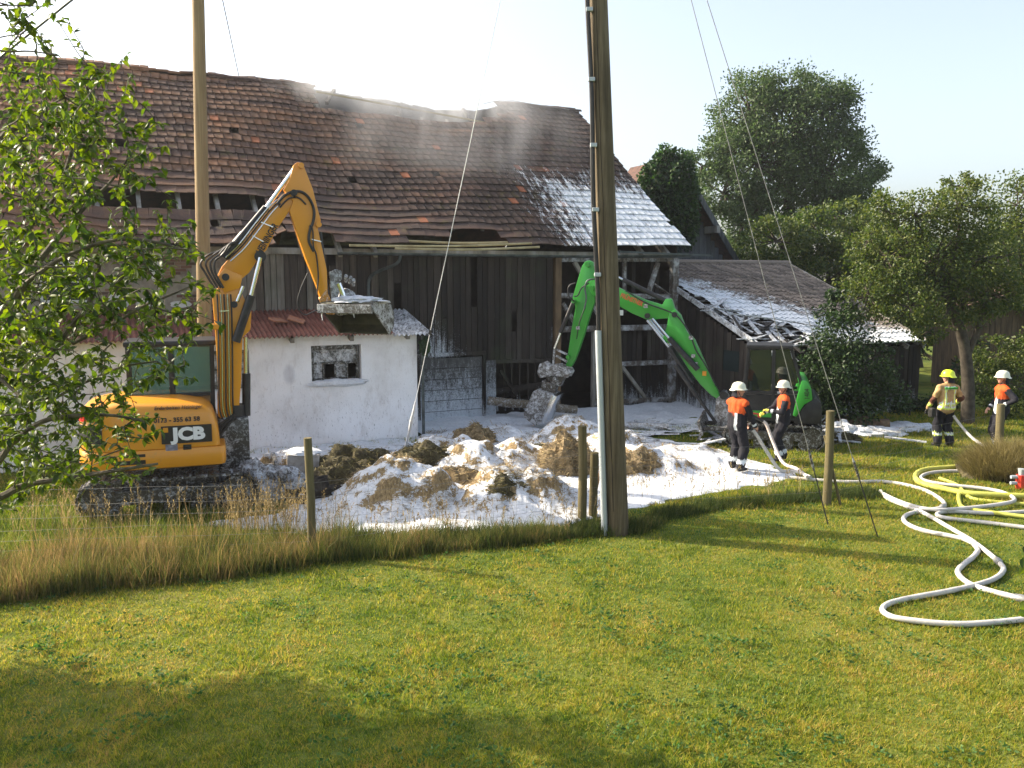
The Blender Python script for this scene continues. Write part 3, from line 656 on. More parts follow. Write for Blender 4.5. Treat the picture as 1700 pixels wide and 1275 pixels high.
# ================================================================ tiled shed right of the barn (same local frame)
shed = empty('tiled_shed', (G0[0], G0[1], 0), BA, 'low board shed with grey pantile roof, half foamed and torn open at its near corner', 'shed')
SZ = lambda w_: 2.12+(w_+4.1)*.40
def pan_mat(name, src):
    k = NT(name); lc = k.coord('Object', shed); sx = k.n('ShaderNodeSeparateXYZ'); k.l(lc, sx.inputs[0]); S, Wv, Z = sx.outputs
    rnd = k.n('ShaderNodeObjectInfo').outputs['Random'] if src == 'obj' else k.n('ShaderNodeNewGeometry').outputs['Random Per Island']
    fine = k.noise(lc, 18, 4, .7); f = k.math('ADD', k.math('MULTIPLY', rnd, .35), k.math('ADD', k.math('MULTIPLY', fine, .4), k.math('MULTIPLY', k.noise(lc, .8, 3), .3)))
    c = k.ramp(f, [(.3,(.11,.095,.085)),(.5,(.18,.15,.125)),(.72,(.26,.215,.18))])
    # foam lies on the lower left wedge: boundary runs from the upper left corner down to the right
    m = k.math('SUBTRACT', k.math('MULTIPLY', k.math('ADD', k.math('MULTIPLY', S, -.80), 1.75), 1.), Wv)
    m = k.math('ADD', k.math('MULTIPLY', m, .45), k.math('MULTIPLY', k.math('SUBTRACT', k.noise(lc, 2.2, 6, .7), .5), 2.4))
    m = k.math('ADD', m, k.math('MULTIPLY', k.math('SUBTRACT', fine, .5), 1.3))
    low = k.math('ADD', k.math('MULTIPLY', k.math('SUBTRACT', -3.0, Wv), .9), k.math('MULTIPLY', k.math('SUBTRACT', fine, .45), 2.0))
    m = k.math('MAXIMUM', m, low)
    fm = k.ramp(m, [(.25, 0.), (.7, .92)]); k.base(k.mix(fm, c, (.74,.78,.82))); k.bump(fine, .4, .01); return k.set(.85, 0, .3)
M_pan = pan_mat('pantile', 'obj'); M_panf = pan_mat('pantile_field', 'isl')
PW, PR = .215, .30; psl = math.atan(.40)
pv = []; 
for y, zb in ((0,.05),(.36,.012)):
    for i in range(7):
        t = i/6; pv.append((PW*t, y, zb+.028*math.sin(2*math.pi*t+.4)))
pv += [(0,0,.0),(PW,0,.0)]
pf = [(i,i+1,8+i,7+i) for i in range(6)]+[(14,i+1,i) for i in range(0,3)]+[(15,i+1,i) for i in range(3,6)]+[(14,15,3)]
pf4 = [f if len(f) == 4 else (f[0],f[1],f[2],f[2]) for f in pf]
pts = []; 
for r in range(24):
    w_ = -4.1+r*PR*math.cos(psl); 
    if w_ > 1.9: break
    for i in range(29):
        s_ = .12+i*PW; 
        if w_ < -.9 and s_+.1 < .25+1.75*sm(-1.2,-3.6,w_)+.45*n1(w_*1.3,2.2)+.25*n1(w_*4,s_*3): continue
        z = SZ(w_)+.03*n1(s_*.6, w_*.6)+rr.gauss(0,.006)
        R_ = Matrix.Rotation(psl+rr.gauss(0,.012), 3, 'X') @ Matrix.Rotation(rr.gauss(0,.012), 3, 'Z')
        o = Vector((s_, w_, z)); wp = L2W(*o); pts.append((1/wp.length**2 if not (1345 < proj(*wp)[0] < 1445 and proj(*wp)[1] > 520) else .0001, R_, o))
pts.sort(key=lambda t: -t[0])
pme = bpy.data.meshes.new('roof_tile'); pme.from_pydata(pv, [], pf); pme.materials.append(M_pan)
for a_, R_, o in pts[:300]:
    t = link('roof_tile', pme, shed); t.matrix_local = Matrix.Translation(o) @ R_.to_4x4()
PV = np.array(pv); al = [PV @ np.array(R_).T+np.array(o) for _, R_, o in pts[300:]]
pf3 = [];
for f in pf: pf3 += [f] if len(f) == 3 else [(f[0],f[1],f[2]),(f[0],f[2],f[3])]
ff = ((np.arange(len(al))*len(pv))[:,None,None]+np.array(pf3)[None]).reshape(-1,3)
tag(link('roof_tiles', npmesh('roof_tiles', np.concatenate(al), ff, [M_panf]), shed), kind='stuff')
for i in range(10):   # verge caps right side, ridge
    pass
q = MB(); q.beam((6.35,-4.15,SZ(-4.1)-.02),(6.35,1.9,SZ(1.9)-.02),.06,.14); q.build('verge_board', M_greywood, shed)
q = MB(); q.tube([(.1,1.92,SZ(1.9)+.05),(6.4,1.92,SZ(1.9)+.05)], .09, 8); q.build('ridge_cap', M_pan, shed)
lb = MB(); lb.box((3.25,0,0),(6.3,.05,.03)); lbm = lb.mesh('roof_lath', M_frame2)
for r in range(19):
    w_ = -4.0+r*.3; t = link('roof_lath', lbm, shed, (-.02, w_, SZ(w_)-.03), (psl,0,0))
rb = MB(); rb.beam((0,-4.15,SZ(-4.15)-.13),(0,1.9,SZ(1.9)-.13),.08,.13); rbm = rb.mesh('rafter', M_frame2)
for x in (.1,1.0,1.9,2.8,3.7,4.6,5.5,6.2): link('rafter', rbm, shed, (x,0,0))
# torn corner: broken boards and laths lying every way
M_foamwood = splat_mat('foamed_board', (.10,.09,.08), .47)
for i in range(58):
    w_ = rr.uniform(-4.3,-1.0); s_ = rr.uniform(.02, .4+1.6*sm(-1.1,-3.5,w_)); a_ = rr.choice([rr.gauss(.15,.25), rr.gauss(1.45,.35)]); L_ = rr.uniform(.35,1.15)
    d_ = Vector((math.cos(a_), math.sin(a_), math.sin(a_)*.40+rr.gauss(0,.08))); c_ = Vector((s_, w_, SZ(w_)+rr.uniform(-.06,.10)))
    q = MB(); q.beam(c_-d_*L_/2, c_+d_*L_/2, rr.uniform(.05,.16), .022); q.build('broken_board', M_foamwood if rr.random() < .75 else M_char, shed)
for p0, p1 in (((-.1,-2.6,3.02),(2.5,-3.6,2.62)),((.2,-3.0,2.80),(1.9,-2.5,3.05)),((.3,-4.4,2.2),(2.6,-3.9,2.55)),((.1,-4.5,2.15),(2.0,-4.45,2.2)),((1.2,-4.6,2.2),(2.9,-4.0,2.3))):
    q = MB(); q.tube([p0, ((Vector(p0)+Vector(p1))/2+Vector((0,0,.04))), p1], .022, 6); q.build('loose_lath', m_foamwood2 if False else M_foamwood, shed)
q = MB(); q.beam((-.06,-4.45,1.98),(-.06,.0,3.72),.04,.16); q.build('fascia', M_foamwood, shed)
# left side wall of boards (in the gable plane), with small window
w_ = -4.1; 
while w_ < -.12:
    wd = rr.uniform(.14,.2); zt = SZ(w_)-.2
    segs = [(0, zt)] if not (-3.05 < w_+wd/2 < -2.35) else [(0,1.35),(1.95,zt)]
    for z0_, z1_ in segs:
        q = MB(); q.box((.0+rr.uniform(-.012,.012), w_+wd/2, (z0_+z1_)/2),(.03,wd-.012,z1_-z0_)); q.build('wall_board', M_board, shed)
    w_ += wd
q = MB(); q.box((.02,-2.70,1.65),(.02,.7,.6)); q.build('pane', M_glass, shed)
# front wall
s_ = .0
while s_ < 6.1:
    wd = rr.uniform(.16,.22); q = MB(); q.box((s_+wd/2,-4.0+rr.uniform(-.015,.015),1.0),(wd-.014,.03,2.0)); q.build('wall_board', M_board, shed); s_ += wd
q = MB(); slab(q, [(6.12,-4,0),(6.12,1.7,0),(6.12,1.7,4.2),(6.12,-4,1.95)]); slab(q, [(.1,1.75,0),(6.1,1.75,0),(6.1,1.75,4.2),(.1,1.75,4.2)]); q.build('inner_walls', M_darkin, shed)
# ================================================================ ivy clad barn behind
Bc = D(1128, 268, 33.5)
ib = empty('ivy_clad_barn', (Bc.x, Bc.y, 0), BA, 'steep gabled grey board barn behind with ivy over its left roof', 'barn')
AZ = Bc.z; hw = 3.6; rs = 1.28
M_ibw = m_var('blue_grey_boards', (.055,.06,.065), (.13,.14,.145), 3, .85, 0, .6, 14, stretch=(4,4,.5))
x = -hw+.45
while x < hw-.4:
    wd = rr.uniform(.17,.24); q = MB(); zt = AZ-abs(x+wd/2)*rs-.25; q.box((x+wd/2,.55+rr.uniform(-.01,.01),zt/2),(wd-.015,.03,zt)); q.build('wall_board', M_ibw, ib); x += wd
M_ibt = m_var('old_red_tiles', (.055,.035,.028), (.12,.06,.045), 6, .9, 0, .4, 20)
q = MB(); slab(q, [(0,0,AZ),(0,10,AZ),(hw+.5,10,AZ-(hw+.5)*rs),(hw+.5,0,AZ-(hw+.5)*rs)], .1); q.build('roof_right_slope', M_ibt, ib)
q = MB(); slab(q, [(0,10,AZ),(0,0,AZ),(-hw-.5,0,AZ-(hw+.5)*rs),(-hw-.5,10,AZ-(hw+.5)*rs)], .1); q.build('roof_left_slope', M_ibt, ib)
tmb = MB(); tmb.box((0,0,0),(.23,.34,.03)); tmm = tmb.mesh('roof_tile', M_ibt); th_ = math.atan(rs)
for r in range(8):
    for i in range(14):
        d_ = .15+r*.3; t = link('roof_tile', tmm, ib, (-d_*math.cos(th_)-.0, .15+i*.245+.0, AZ-d_*math.sin(th_)+.14), (rr.gauss(0,.02), -th_-.06, math.pi/2*0))
        t.rotation_euler = (0, -th_-.05+rr.gauss(0,.01), 0); t.scale = (1.4,.7,1)
q = MB(); q.beam((.0,-.02,AZ-.02),(hw+.5,-.02,AZ-(hw+.5)*rs-.02),.05,.22); q.build('verge_board', M_ibw, ib)
q = MB(); q.beam((.0,-.02,AZ-.02),(-hw-.5,-.02,AZ-(hw+.5)*rs-.02),.05,.22); q.build('verge_board', M_ibw, ib)
q = MB(); q.box((1.75,.1,AZ-1.75*rs-.32),(.16,.8,.28)); q.build('purlin_end', M_greywood, ib)
q = MB(); slab(q, [(hw-.4,.6,0),(hw-.4,9.8,0),(hw-.4,9.8,AZ-hw*rs),(hw-.4,.6,AZ-hw*rs)]); q.build('side_wall', M_ibw, ib)
M_ivy = m_leaf('ivy_leaves', (.010,.028,.010), (.022,.055,.014), (.05,.10,.02), .22, .5, 1.2)
n_ = 9000; cen = []; dr = []
while len(cen) < n_:
    u = RNG.normal(size=3); u /= np.linalg.norm(u); k_ = 1+.22*mnoise.noise(Vector(u*2.2)+Vector((3,1,0)))
    p = np.array((-.25, .35, AZ-1.6))+u*np.array((1.25,.95,2.05))*k_*RNG.uniform(.86,1.05)
    if p[2] < AZ-3.4 and abs(p[0]+.5) > 1.2: continue
    cen.append(p); dr.append(u*.5+RNG.normal(size=3)*.5+np.array((0,0,-.4)))
leafcloud('ivy', cen, dr, RNG.uniform(.10,.19,n_), .055, M_ivy, ib)
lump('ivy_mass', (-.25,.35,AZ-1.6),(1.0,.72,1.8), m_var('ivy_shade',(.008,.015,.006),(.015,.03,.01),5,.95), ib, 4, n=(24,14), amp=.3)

# ================================================================ excavators
def m_paint(name, c, dirt=(.25,.2,.15), lo=.0, rough=.32, foamz=None):
    k = NT(name); v = k.pos(); a = k.noise(v, 2.2, 6, .7); b_ = k.noise(v, 22, 4, .75)
    m = k.math('ADD', k.math('MULTIPLY', a, .55), k.math('MULTIPLY', b_, .45)); dm = k.ramp(m, [(.56, 0.), (.70, .55)])
    cc = k.mix(dm, c, dirt)
    k.base(cc); k.l(k.ramp(dm, [(0, rough), (1, .8)]), k.b.inputs['Roughness']); k.bump(b_, .06, .01)
    k.b.inputs['Coat Weight'].default_value = .15; k.b.inputs['Coat Roughness'].default_value = .2; return k.m
M_yel = m_paint('yellow_machine_paint', (.66,.27,.012), (.42,.24,.08)); M_yeld = splat_mat('foamed_yellow_paint', (.50,.21,.02), .55)
M_grn = m_paint('green_machine_paint', (.030,.27,.028), (.07,.15,.05)); M_blk = m_var('black_steel', (.010,.010,.011), (.025,.025,.026), 8, .45, 0, .2, 30)
M_rub = m_var('hose_rubber', (.014,.014,.015), (.03,.03,.03), 10, .5, 0, .1, 30); M_chr = NT('chrome_rod'); M_chr.base((.75,.77,.80)); M_chr = M_chr.set(.18, 1)
M_mud = splat_mat('muddy_steel', (.055,.048,.038), .58, 9); M_foamst = splat_mat('foamed_steel', (.12,.11,.10), .54, 7); M_wet = m_var('wet_bucket_steel', (.03,.028,.018), (.09,.085,.05), 4, .5, .2, .3, 14)
k = NT('cab_glass'); k.base((.10,.22,.19)); k.set(.04, 0, .5); k.b.inputs['Alpha'].default_value = .62; M_cglass = k.m
k = NT('dark_cab_glass'); k.base((.015,.022,.018)); k.set(.03, 0, .8); k.b.inputs['Alpha'].default_value = .82; M_cglass2 = k.m
M_wht = NT('white_print'); M_wht.base((.78,.78,.78)); M_wht = M_wht.set(.5); M_bkp = NT('black_print'); M_bkp.base((.012,.012,.012)); M_bkp = M_bkp.set(.45)
M_redp = NT('red_print'); M_redp.base((.55,.10,.03)); M_redp = M_redp.set(.5); M_redl = NT('red_lamp'); M_redl.base((.6,.02,.02)); M_redl = M_redl.set(.15)
def track(parent, y, L_, Hh, wd, n_=34, x0=0):
    t = empty('track', (x0, y, 0), parent=parent); r = Hh/2; st = L_/2-r; per = 4*st+2*math.pi*r
    def pt(d, rr_=r):
        d %= per
        if d < 2*st: return (-st+d, 0, r-rr_, 0)                                  # bottom, left to right
        d -= 2*st
        if d < math.pi*r: a_ = d/r; return (st+rr_*math.sin(a_), 0, r-rr_*math.cos(a_), -a_)
        d -= math.pi*r
        if d < 2*st: return (st-d, 0, r+rr_, math.pi)
        d -= 2*st; a_ = d/r; return (-st-rr_*math.sin(a_), 0, r+rr_*math.cos(a_), math.pi-a_)
    pb = MB(); pb.box((0,0,.018),(per/n_*.82, wd, .036)); pb.box((-.0,0,-.012),(.03,wd*.98,.03)); pm = pb.mesh('track_shoe', M_mud, bevel=0)
    for i in range(n_):
        x, _, z, a_ = pt(i*per/n_); o = link('track_shoe', pm, t, (x,0,z), (0,a_,0))
    q = MB(); q.tube([(-st,-wd*.3,r),(-st,wd*.3,r)], r*.82, 16); q.build('sprocket', M_mud, t); q = MB(); q.tube([(st,-wd*.3,r),(st,wd*.3,r)], r*.82, 16); q.build('idler', M_mud, t)
    for i in range(5):
        x = -st+(2*st)*(i+.5)/5; q = MB(); q.tube([(x,-wd*.32,.15),(x,wd*.32,.15)], .12, 12); q.build('roller', M_mud, t)
    q = MB(); q.box((0,0,r+.02),(2*st*1.05, wd*.5, r*.75)); q.build('track_frame', M_mud, t, bevel=.02)
    return t
def prism_part(name, P_, poly, y0, y1, mat, parent, bevel=.012, conv=True):
    q = MB(); q.prism([P_(*p) for p in poly] if conv else poly, y0, y1); return q.build(name, mat, parent, bevel=bevel, smooth=bool(bevel))
def cylinder_part(P_, a_, b_, r, mat, parent, y, name): 
    u0, z0_ = P_(*a_); u1, z1_ = P_(*b_); q = MB(); q.cyl((u0,y,z0_),(u1,y,z1_), r, n=14); return q.build(name, mat, parent, smooth=True)
def hose_part(P_, pts, y, parent, r=.022, name='hydraulic_hose', mat=None, dy=0):
    q = MB(); n_ = len(pts); q.tube(smoothpath([(P_(*p)[0], y+dy*i/n_, P_(*p)[1]) for i, p in enumerate(pts)], 5), r, 7); return q.build(name, mat or M_rub, parent, smooth=True)

# ---- yellow excavator (local x = driving direction, y = left, camera sees its right side)
JC = (-6.18, 15.0); JA = 20
J = empty('yellow_excavator', (JC[0], JC[1], 0), math.radians(JA), 'yellow tracked excavator with raised boom holding a foam covered bucket', 'excavator')
track(J, -.86, 2.9, .68, .45); track(J, .86, 2.9, .68, .45)
q = MB(); q.box((0,0,.52),(1.6,1.3,.35)); q.cyl((0,0,.65),(0,0,.88),.5,n=20); q.build('undercarriage', M_mud, J, bevel=.03)
q = MB(); q.box((1.85,0,.33),(.08,2.15,.48)); q.box((1.6,.5,.4),(.5,.1,.12)); q.box((1.6,-.5,.4),(.5,.1,.12)); q.build('dozer_blade', M_mud, J, bevel=.02)
def outline(sc=1., x0=-1.42, x1=.93, yr=1.08, r0=.62, r1=.10, n_=8, dx=0):
    pts = []
    def arc(cx, cy, r, a0, a1):
        for i in range(n_+1): a_ = math.radians(a0+(a1-a0)*i/n_); pts.append((cx+r*math.cos(a_), cy+r*math.sin(a_)))
    arc(x0+r0, -yr+r0, r0, 180, 270); arc(x1-r1, -yr+r1, r1, 270, 360); arc(x1-r1, yr-r1, r1, 0, 90); arc(x0+r0, yr-r0, r0, 90, 180)
    cx = (x0+x1)/2
    return [((x-cx)*sc+cx+dx, y*sc) for x, y in pts]
def loft(levels, mat, name, parent, bevel=0):
    q = MB(); n_ = len(levels[0][0])
    for pts, z in levels: q.v += [(x, y, (z(x, y) if callable(z) else z)) for x, y in pts]
    for i in range(len(levels)-1): q.f += [(i*n_+k_, i*n_+(k_+1)%n_, (i+1)*n_+(k_+1)%n_, (i+1)*n_+k_) for k_ in range(n_)]
    q.f += [tuple(range(n_-1,-1,-1)), tuple(range((len(levels)-1)*n_, len(levels)*n_))]; q.m = [0]*len(q.f)
    return q.build(name, mat, parent, bevel=bevel, smooth=True)
o1 = outline(); o0 = outline(.95)
loft([(o0,.84),(outline(.985),.86),(o1,.92),(o1,1.14),(outline(.985),1.17)], M_yel, 'counterweight', J)
ht = lambda dz: (lambda x, y: 1.93+dz-.10*max(0, x+.1)**1.2-.10*max(0,-x-.7))
hb = outline(.985, x1=.86)
loft([(outline(.97,x1=.86),1.17),(outline(.985,x1=.86),1.19),(outline(.98,x1=.84),1.5),(outline(.965,x1=.79),ht(-.12)),(outline(.93,x1=.76),ht(-.02)),(outline(.86,x1=.72),ht(.03)),(outline(.6,x1=.6),ht(.06))], M_yel, 'engine_cover', J)
def along(pts, t0, t1, z0_, z1_, off, mat, name, n_=14):   # strip hugging the outline between fractions of its right-side arc length
    P_ = [Vector((x, y, 0)) for x, y in pts]; ds = [0]
    for a_, b_ in zip(P_[:-1], P_[1:]): ds.append(ds[-1]+(b_-a_).length)
    def at(d):
        for i in range(len(P_)-1):
            if ds[i+1] >= d: 
                t = (d-ds[i])/(ds[i+1]-ds[i]+1e-9); tg = (P_[i+1]-P_[i]).normalized(); return P_[i].lerp(P_[i+1], t), Vector((tg.y,-tg.x,0))
        return P_[-1], Vector((0,-1,0))
    q = MB(); vs = []
    for i in range(n_+1):
        p, nn = at(t0+(t1-t0)*i/n_); a_ = p+nn*off; b_ = p+nn*(off-.05); vs += [(a_.x,a_.y,z0_),(a_.x,a_.y,z1_),(b_.x,b_.y,z1_),(b_.x,b_.y,z0_)]
    fs = [(i*4+k_, (i+1)*4+k_, (i+1)*4+(k_+1)%4, i*4+(k_+1)%4) for i in range(n_) for k_ in range(4)]+[(0,1,2,3),(n_*4+3,n_*4+2,n_*4+1,n_*4)]
    q.add(vs, fs); return q.build(name, mat, J)
# arc length measured from the rear end of the outline (start of the right rear corner)
along(o1, 1.02, 1.42, .95, 1.02, .004, M_bkp, 'vent_slot'); along(o1, 1.02, 1.42, 1.07, 1.12, .004, M_bkp, 'vent_slot')
along(outline(.985,x1=.86), .10, .75, 1.32, 1.62, .006, M_blk, 'rear_grille'); along(outline(.985,x1=.86), .08, .80, 1.285, 1.315, .012, M_chr, 'trim_strip')
along(outline(.975,x1=.86), .22, .42, 1.68, 1.77, .02, M_redl, 'tail_light'); along(outline(.975,x1=.86), .50, .75, 1.68, 1.75, .01, M_redp, 'warning_sticker')
# side panel print
ysd = -1.08*.985
def Jp(px, py): return Plane(JC, JA, ysd)(px, py)
u0, z0_ = Jp(276,733); u1, z1_ = Jp(344,708)
q = MB(); q.box(((u0+u1)/2, ysd-.010, (z0_+z1_)/2),(.80,.03,.30)); q.build('logo_plate', M_bkp, J)
text_part('JCB', .285, M_wht, J, ((u0+u1)/2+.03, ysd-.029, (z0_+z1_)/2), (math.pi/2,0,0), 'lettering', 1.16, .003, bold=.016)
q = MB(); q.box(((u0+u1)/2-.33, ysd-.028, (z0_+z1_)/2+.09),(.08,.008,.08)); q.build('logo_square', M_yel, J)
u, z = Jp(297,697); text_part('0173 - 355 63 58', .105, M_bkp, J, (u-.03, ysd+.004, z), (math.pi/2-.03,0,0), ext=.004, bold=.003)
u, z = Jp(298,678); text_part('Erdarbeiten Heininger', .085, M_bkp, J, (u-.02, ysd+.045, z+.01), (math.pi/2-.25,0,0), ext=.012, shear=.2)
u, z = Jp(285,741); q = MB(); q.box((u,ysd-.008,z-.02),(.19,.01,.11)); q.build('type_plate', m_var('grey_plate',(.15,.15,.2),(.3,.3,.36),12,.5), J)
u, z = Jp(311,741); q = MB(); q.box((u,ysd-.01,z-.01),(.13,.016,.085)); q.build('latch_plate', M_bkp, J); q = MB(); q.box((u,ysd-.025,z-.01),(.06,.02,.03)); q.build('latch', M_blk, J)
# cab
cab = empty('cab', parent=J); cx0, cx1, cy0, cy1 = -.62, .86, .02, 1.02
q = MB()
for x, y in ((cx0,cy0),(cx1-.12,cy0),(cx0,cy1),(cx1-.12,cy1),(.08,cy0),(.08,cy1)):
    q.beam((x,y,1.15),(x+(.0 if x < .3 else .04),y,2.84),.08,.08,up=(0,1,0))
for y in (cy0,cy1): q.beam((cx0,y,1.95),(cx1-.1,y,1.95),.07,.07)
q.build('cab_frame', M_blk, cab, bevel=.01)
q = MB(); q.box(((cx0+cx1)/2-.04,(cy0+cy1)/2,2.88),(cx1-cx0+.06,cy1-cy0+.1,.10)); q.build('cab_roof', M_blk, cab, bevel=.03)
for y in (cy0-.03,cy1+.03):
    for a_, b_ in ((cx0+.05,.03),(.13,cx1-.12)): q = MB(); q.box(((a_+b_)/2,y,2.40),(b_-a_,.008,.82)); q.build('side_window', M_cglass, cab)
q = MB(); q.box((cx1-.02,.52,2.1),(.008,.86,1.4)); q.build('windscreen', M_cglass, cab); q = MB(); q.box((cx0-.04,.52,2.4),(.008,.86,.8)); q.build('rear_window', M_cglass, cab)
q = MB(); q.box((0,.52,1.75),(.5,.5,.35)); q.box((-.22,.52,2.15),(.12,.48,.7)); q.build('seat', M_blk, cab, bevel=.05)
q = MB(); q.box((.2,.55,1.25),(1.3,.9,.35)); q.build('cab_floor', M_blk, cab)
# boom group
JP = Plane(JC, JA, -.12); yb = -.12
q = MB(); u, z = JP(388,735)
prism_part('swing_post', JP, [(352,700),(372,690),(412,690),(415,770),(372,772),(352,745)], yb-.2, yb+.2, M_splatd, J, .03)
q = MB(); q.cyl((u+.05,yb,.62),(u+.05,yb,1.75),.17,n=16); q.build('swing_pin', M_blk, J, smooth=True)
prism_part('lower_boom', JP, [(352,488),(365,474),(392,468),(407,500),(417,517),(415,547),(402,560),(400,630),(395,694),(374,700),(361,688),(362,640),(358,560)], yb-.16, yb+.16, M_yel, J, .02)
prism_part('boom', JP, [(361,457),(368,443),(390,418),(414,389),(432,366),(451,342),(468,323),(484,318),(493,333),(481,349),(470,365),(457,384),(442,415),(430,427),(413,453),(396,467),(384,467),(366,478)], yb-.13, yb+.13, M_yel, J, .02)
prism_part('knuckle_plate', JP, [(358,462),(372,446),(402,458),(398,478),(372,486)], yb-.19, yb-.135, M_yel, J, .008)
prism_part('dipper', JP, [(486,275),(492,271),(499,272),(504,280),(518,316),(525,345),(531,368),(526,380),(531,404),(537,430),(541,450),(542,486),(551,506),(540,520),(532,500),(524,475),(515,452),(506,430),(497,404),(489,380),(479,352),(485,335),(470,316),(479,300)], yb-.17, yb+.05, M_yel, J, .02)
prism_part('dipper_nose', JP, [(540,478),(545,496),(561,508),(553,522),(541,521),(527,497)], yb-.175, yb+.06, M_yeld, J, .02)
for px, py, rad in ((374,460,.065),(498,277,.05),(527,374,.05),(486,322,.06),(388,505,.06),(386,690,.06),(431,426,.10)):
    u, z = JP(px, py); q = MB(); q.cyl((u,yb-.23,z),(u,yb+.2,z),rad,n=14); q.build('pin', M_blk if rad != .05 else M_yel, J, smooth=True)
cylinder_part(JP, (371,428),(441,345), .062, M_blk, J, yb-.10, 'stick_cylinder'); cylinder_part(JP, (440,347),(488,281), .036, M_chr, J, yb-.10, 'stick_rod')
cylinder_part(JP, (371,428),(405,388), .075, M_blk, J, yb+.08, 'cylinder_guard')
cylinder_part(JP, (391,566),(416,490), .078, M_blk, J, yb-.21, 'boom_cylinder'); cylinder_part(JP, (415,493),(431,428), .042, M_chr, J, yb-.21, 'boom_rod')
cylinder_part(JP, (409,690),(409,620), .075, M_blk, J, yb+.02, 'lower_cylinder'); cylinder_part(JP, (408,622),(408,560), .038, M_chr, J, yb+.02, 'lower_rod')
cylinder_part(JP, (393,500),(403,475), .035, M_chr, J, yb-.18, 'short_rod')
cylinder_part(JP, (545,500),(531,385), .05, M_blk, J, yb+.09, 'bucket_cylinder')
for i in range(5):
    x = 364+5.6*i; hose_part(JP, [(x+6,694),(x,672),(x-1,600),(x-2,530),(x-4,488)], yb-.19, J, .014, 'steel_pipe', M_chr if i % 2 else M_blk)
for i in range(3): hose_part(JP, [(380+5*i,690),(365+6*i,703),(352+6*i,722),(350+4*i,738)], yb-.23, J, .026)
for i, sh in enumerate((0,9,17,24)):
    hose_part(JP, [(356+sh*.6,478),(340+sh*.7,452),(333+sh,438-sh*.2),(345+sh,424),(366+sh*.6,416-sh*.4),(386+sh*.3,402)], yb-.15-.03*i, J, .02)
for i in range(3):
    hose_part(JP, [(374+4*i,428+3*i),(398+4*i,404+4*i),(424+4*i,370+4*i),(443+4*i,347+3*i),(459+3*i,333+3*i)], yb-.15, J, .013, 'steel_pipe', M_chr if i != 1 else M_blk)
hose_part(JP, [(459,340),(470,327),(485,320),(500,321),(512,332),(519,350),(518,368),(512,385),(511,402),(519,418)], yb-.20, J, .026)
hose_part(JP, [(463,346),(478,331),(494,330),(506,341)], yb-.19, J, .016)
hose_part(JP, [(510,395),(513,375),(517,385),(518,410),(523,425),(526,460),(524,490),(532,508),(545,514),(560,511),(575,506)], yb-.21, J, .014)
hose_part(JP, [(509,453),(498,478),(492,500),(496,515),(505,522),(517,517),(531,512)], yb-.2, J, .012)
for (a_, b_) in (((364,516),(380,515)),((432,370),(452,378)),((418,392),(436,402)),((515,398),(531,402))): 
    u0, z0_ = JP(*a_); u1, z1_ = JP(*b_); q = MB(); q.beam((u0,yb-.2,z0_),(u1,yb-.2,z1_),.04,.02); q.build('hose_clamp', M_chr, J)
u, z = JP(357,541); q = MB(); q.box((u,yb-.22,z),(.20,.12,.10)); q.build('work_lamp', M_yel, J, bevel=.02)
u0, z0_ = JP(443,404); u1, z1_ = JP(455,375); 
tx = text_part('HEININGER', .165, M_bkp, J, (JP(443,397)[0], yb-.145, JP(443,397)[1]), (math.pi/2, -math.atan2(JP(458,375)[1]-JP(432,418)[1], JP(458,375)[0]-JP(432,418)[0]), 0), ext=.003, bold=.004, sx=.72)
# coupler and bucket at the end of the dipper
prism_part('link_arm', JP, [(545,452),(556,447),(565,450),(566,464),(560,470),(562,484),(556,499),(548,494),(546,476)], yb-.14, yb-.02, M_foamst, J, .012)
prism_part('coupler', JP, [(566,483),(574,478),(586,484),(592,494),(583,505),(577,521),(562,524),(553,516),(560,500)], yb-.12, yb+.12, M_foamst, J, .012)
prism_part('coupler_bracket', JP, [(577,500),(596,503),(606,512),(604,520),(580,522)], yb-.15, yb+.10, M_foamst, J, .01)
for dx_, dz_ in ((.02,.05),(.10,.02),(.16,-.03)):
    u, z = JP(570,462); q = MB(); q.cyl((u+dx_,yb-.20,z+dz_),(u+dx_+.02,yb-.02,z+dz_-.10),.035,n=10); q.build('hydraulic_fitting', M_foamst, J)
cylinder_part(JP, (560,470),(574,508), .05, M_chr, J, yb-.17, 'tilt_cylinder')
for dy in (-.2,.16): prism_part('link_plate', JP, [(565,488),(583,484),(590,500),(575,522),(562,518)], yb+dy, yb+dy+.04, M_foamst, J, .006)
u0, z0_ = JP(562,512); u1, z1_ = JP(672,512)
bk = empty('bucket', (u0-.06, yb+.22, z0_+.03), math.radians(-40), parent=J); Wd = 1.12
prof = [(-.52,.02),(-.48,.10),(-.30,.13),(.0,.13),(.22,.04),(.33,-.14),(.30,-.36),(.16,-.52)]     # (y, z) section of the shell
q = MB(); n_ = len(prof); th_ = .025
vs = []
for x in (0, Wd):
    for i, (y, z) in enumerate(prof): vs.append((x, y, z))
    for i, (y, z) in enumerate(prof):
        c_ = Vector((0-.05,-.15)); d_ = (Vector((y,z))-c_).normalized()*th_; vs.append((x, y-d_.x, z-d_.y))
N2 = 2*n_
q.add(vs, [(i,i+1,N2+i+1,N2+i) for i in range(n_-1)]+[(n_+i,N2+n_+i,N2+n_+i+1,n_+i+1) for i in range(n_-1)]+[(0,N2,N2+n_,n_),(n_-1,2*n_-1,N2+2*n_-1,N2+n_-1)]+[(i,n_+i,n_+i+1,i+1) for i in range(n_-1)]+[(N2+i,N2+i+1,N2+n_+i+1,N2+n_+i) for i in range(n_-1)])
q.build('bucket_shell', M_wet, bk)
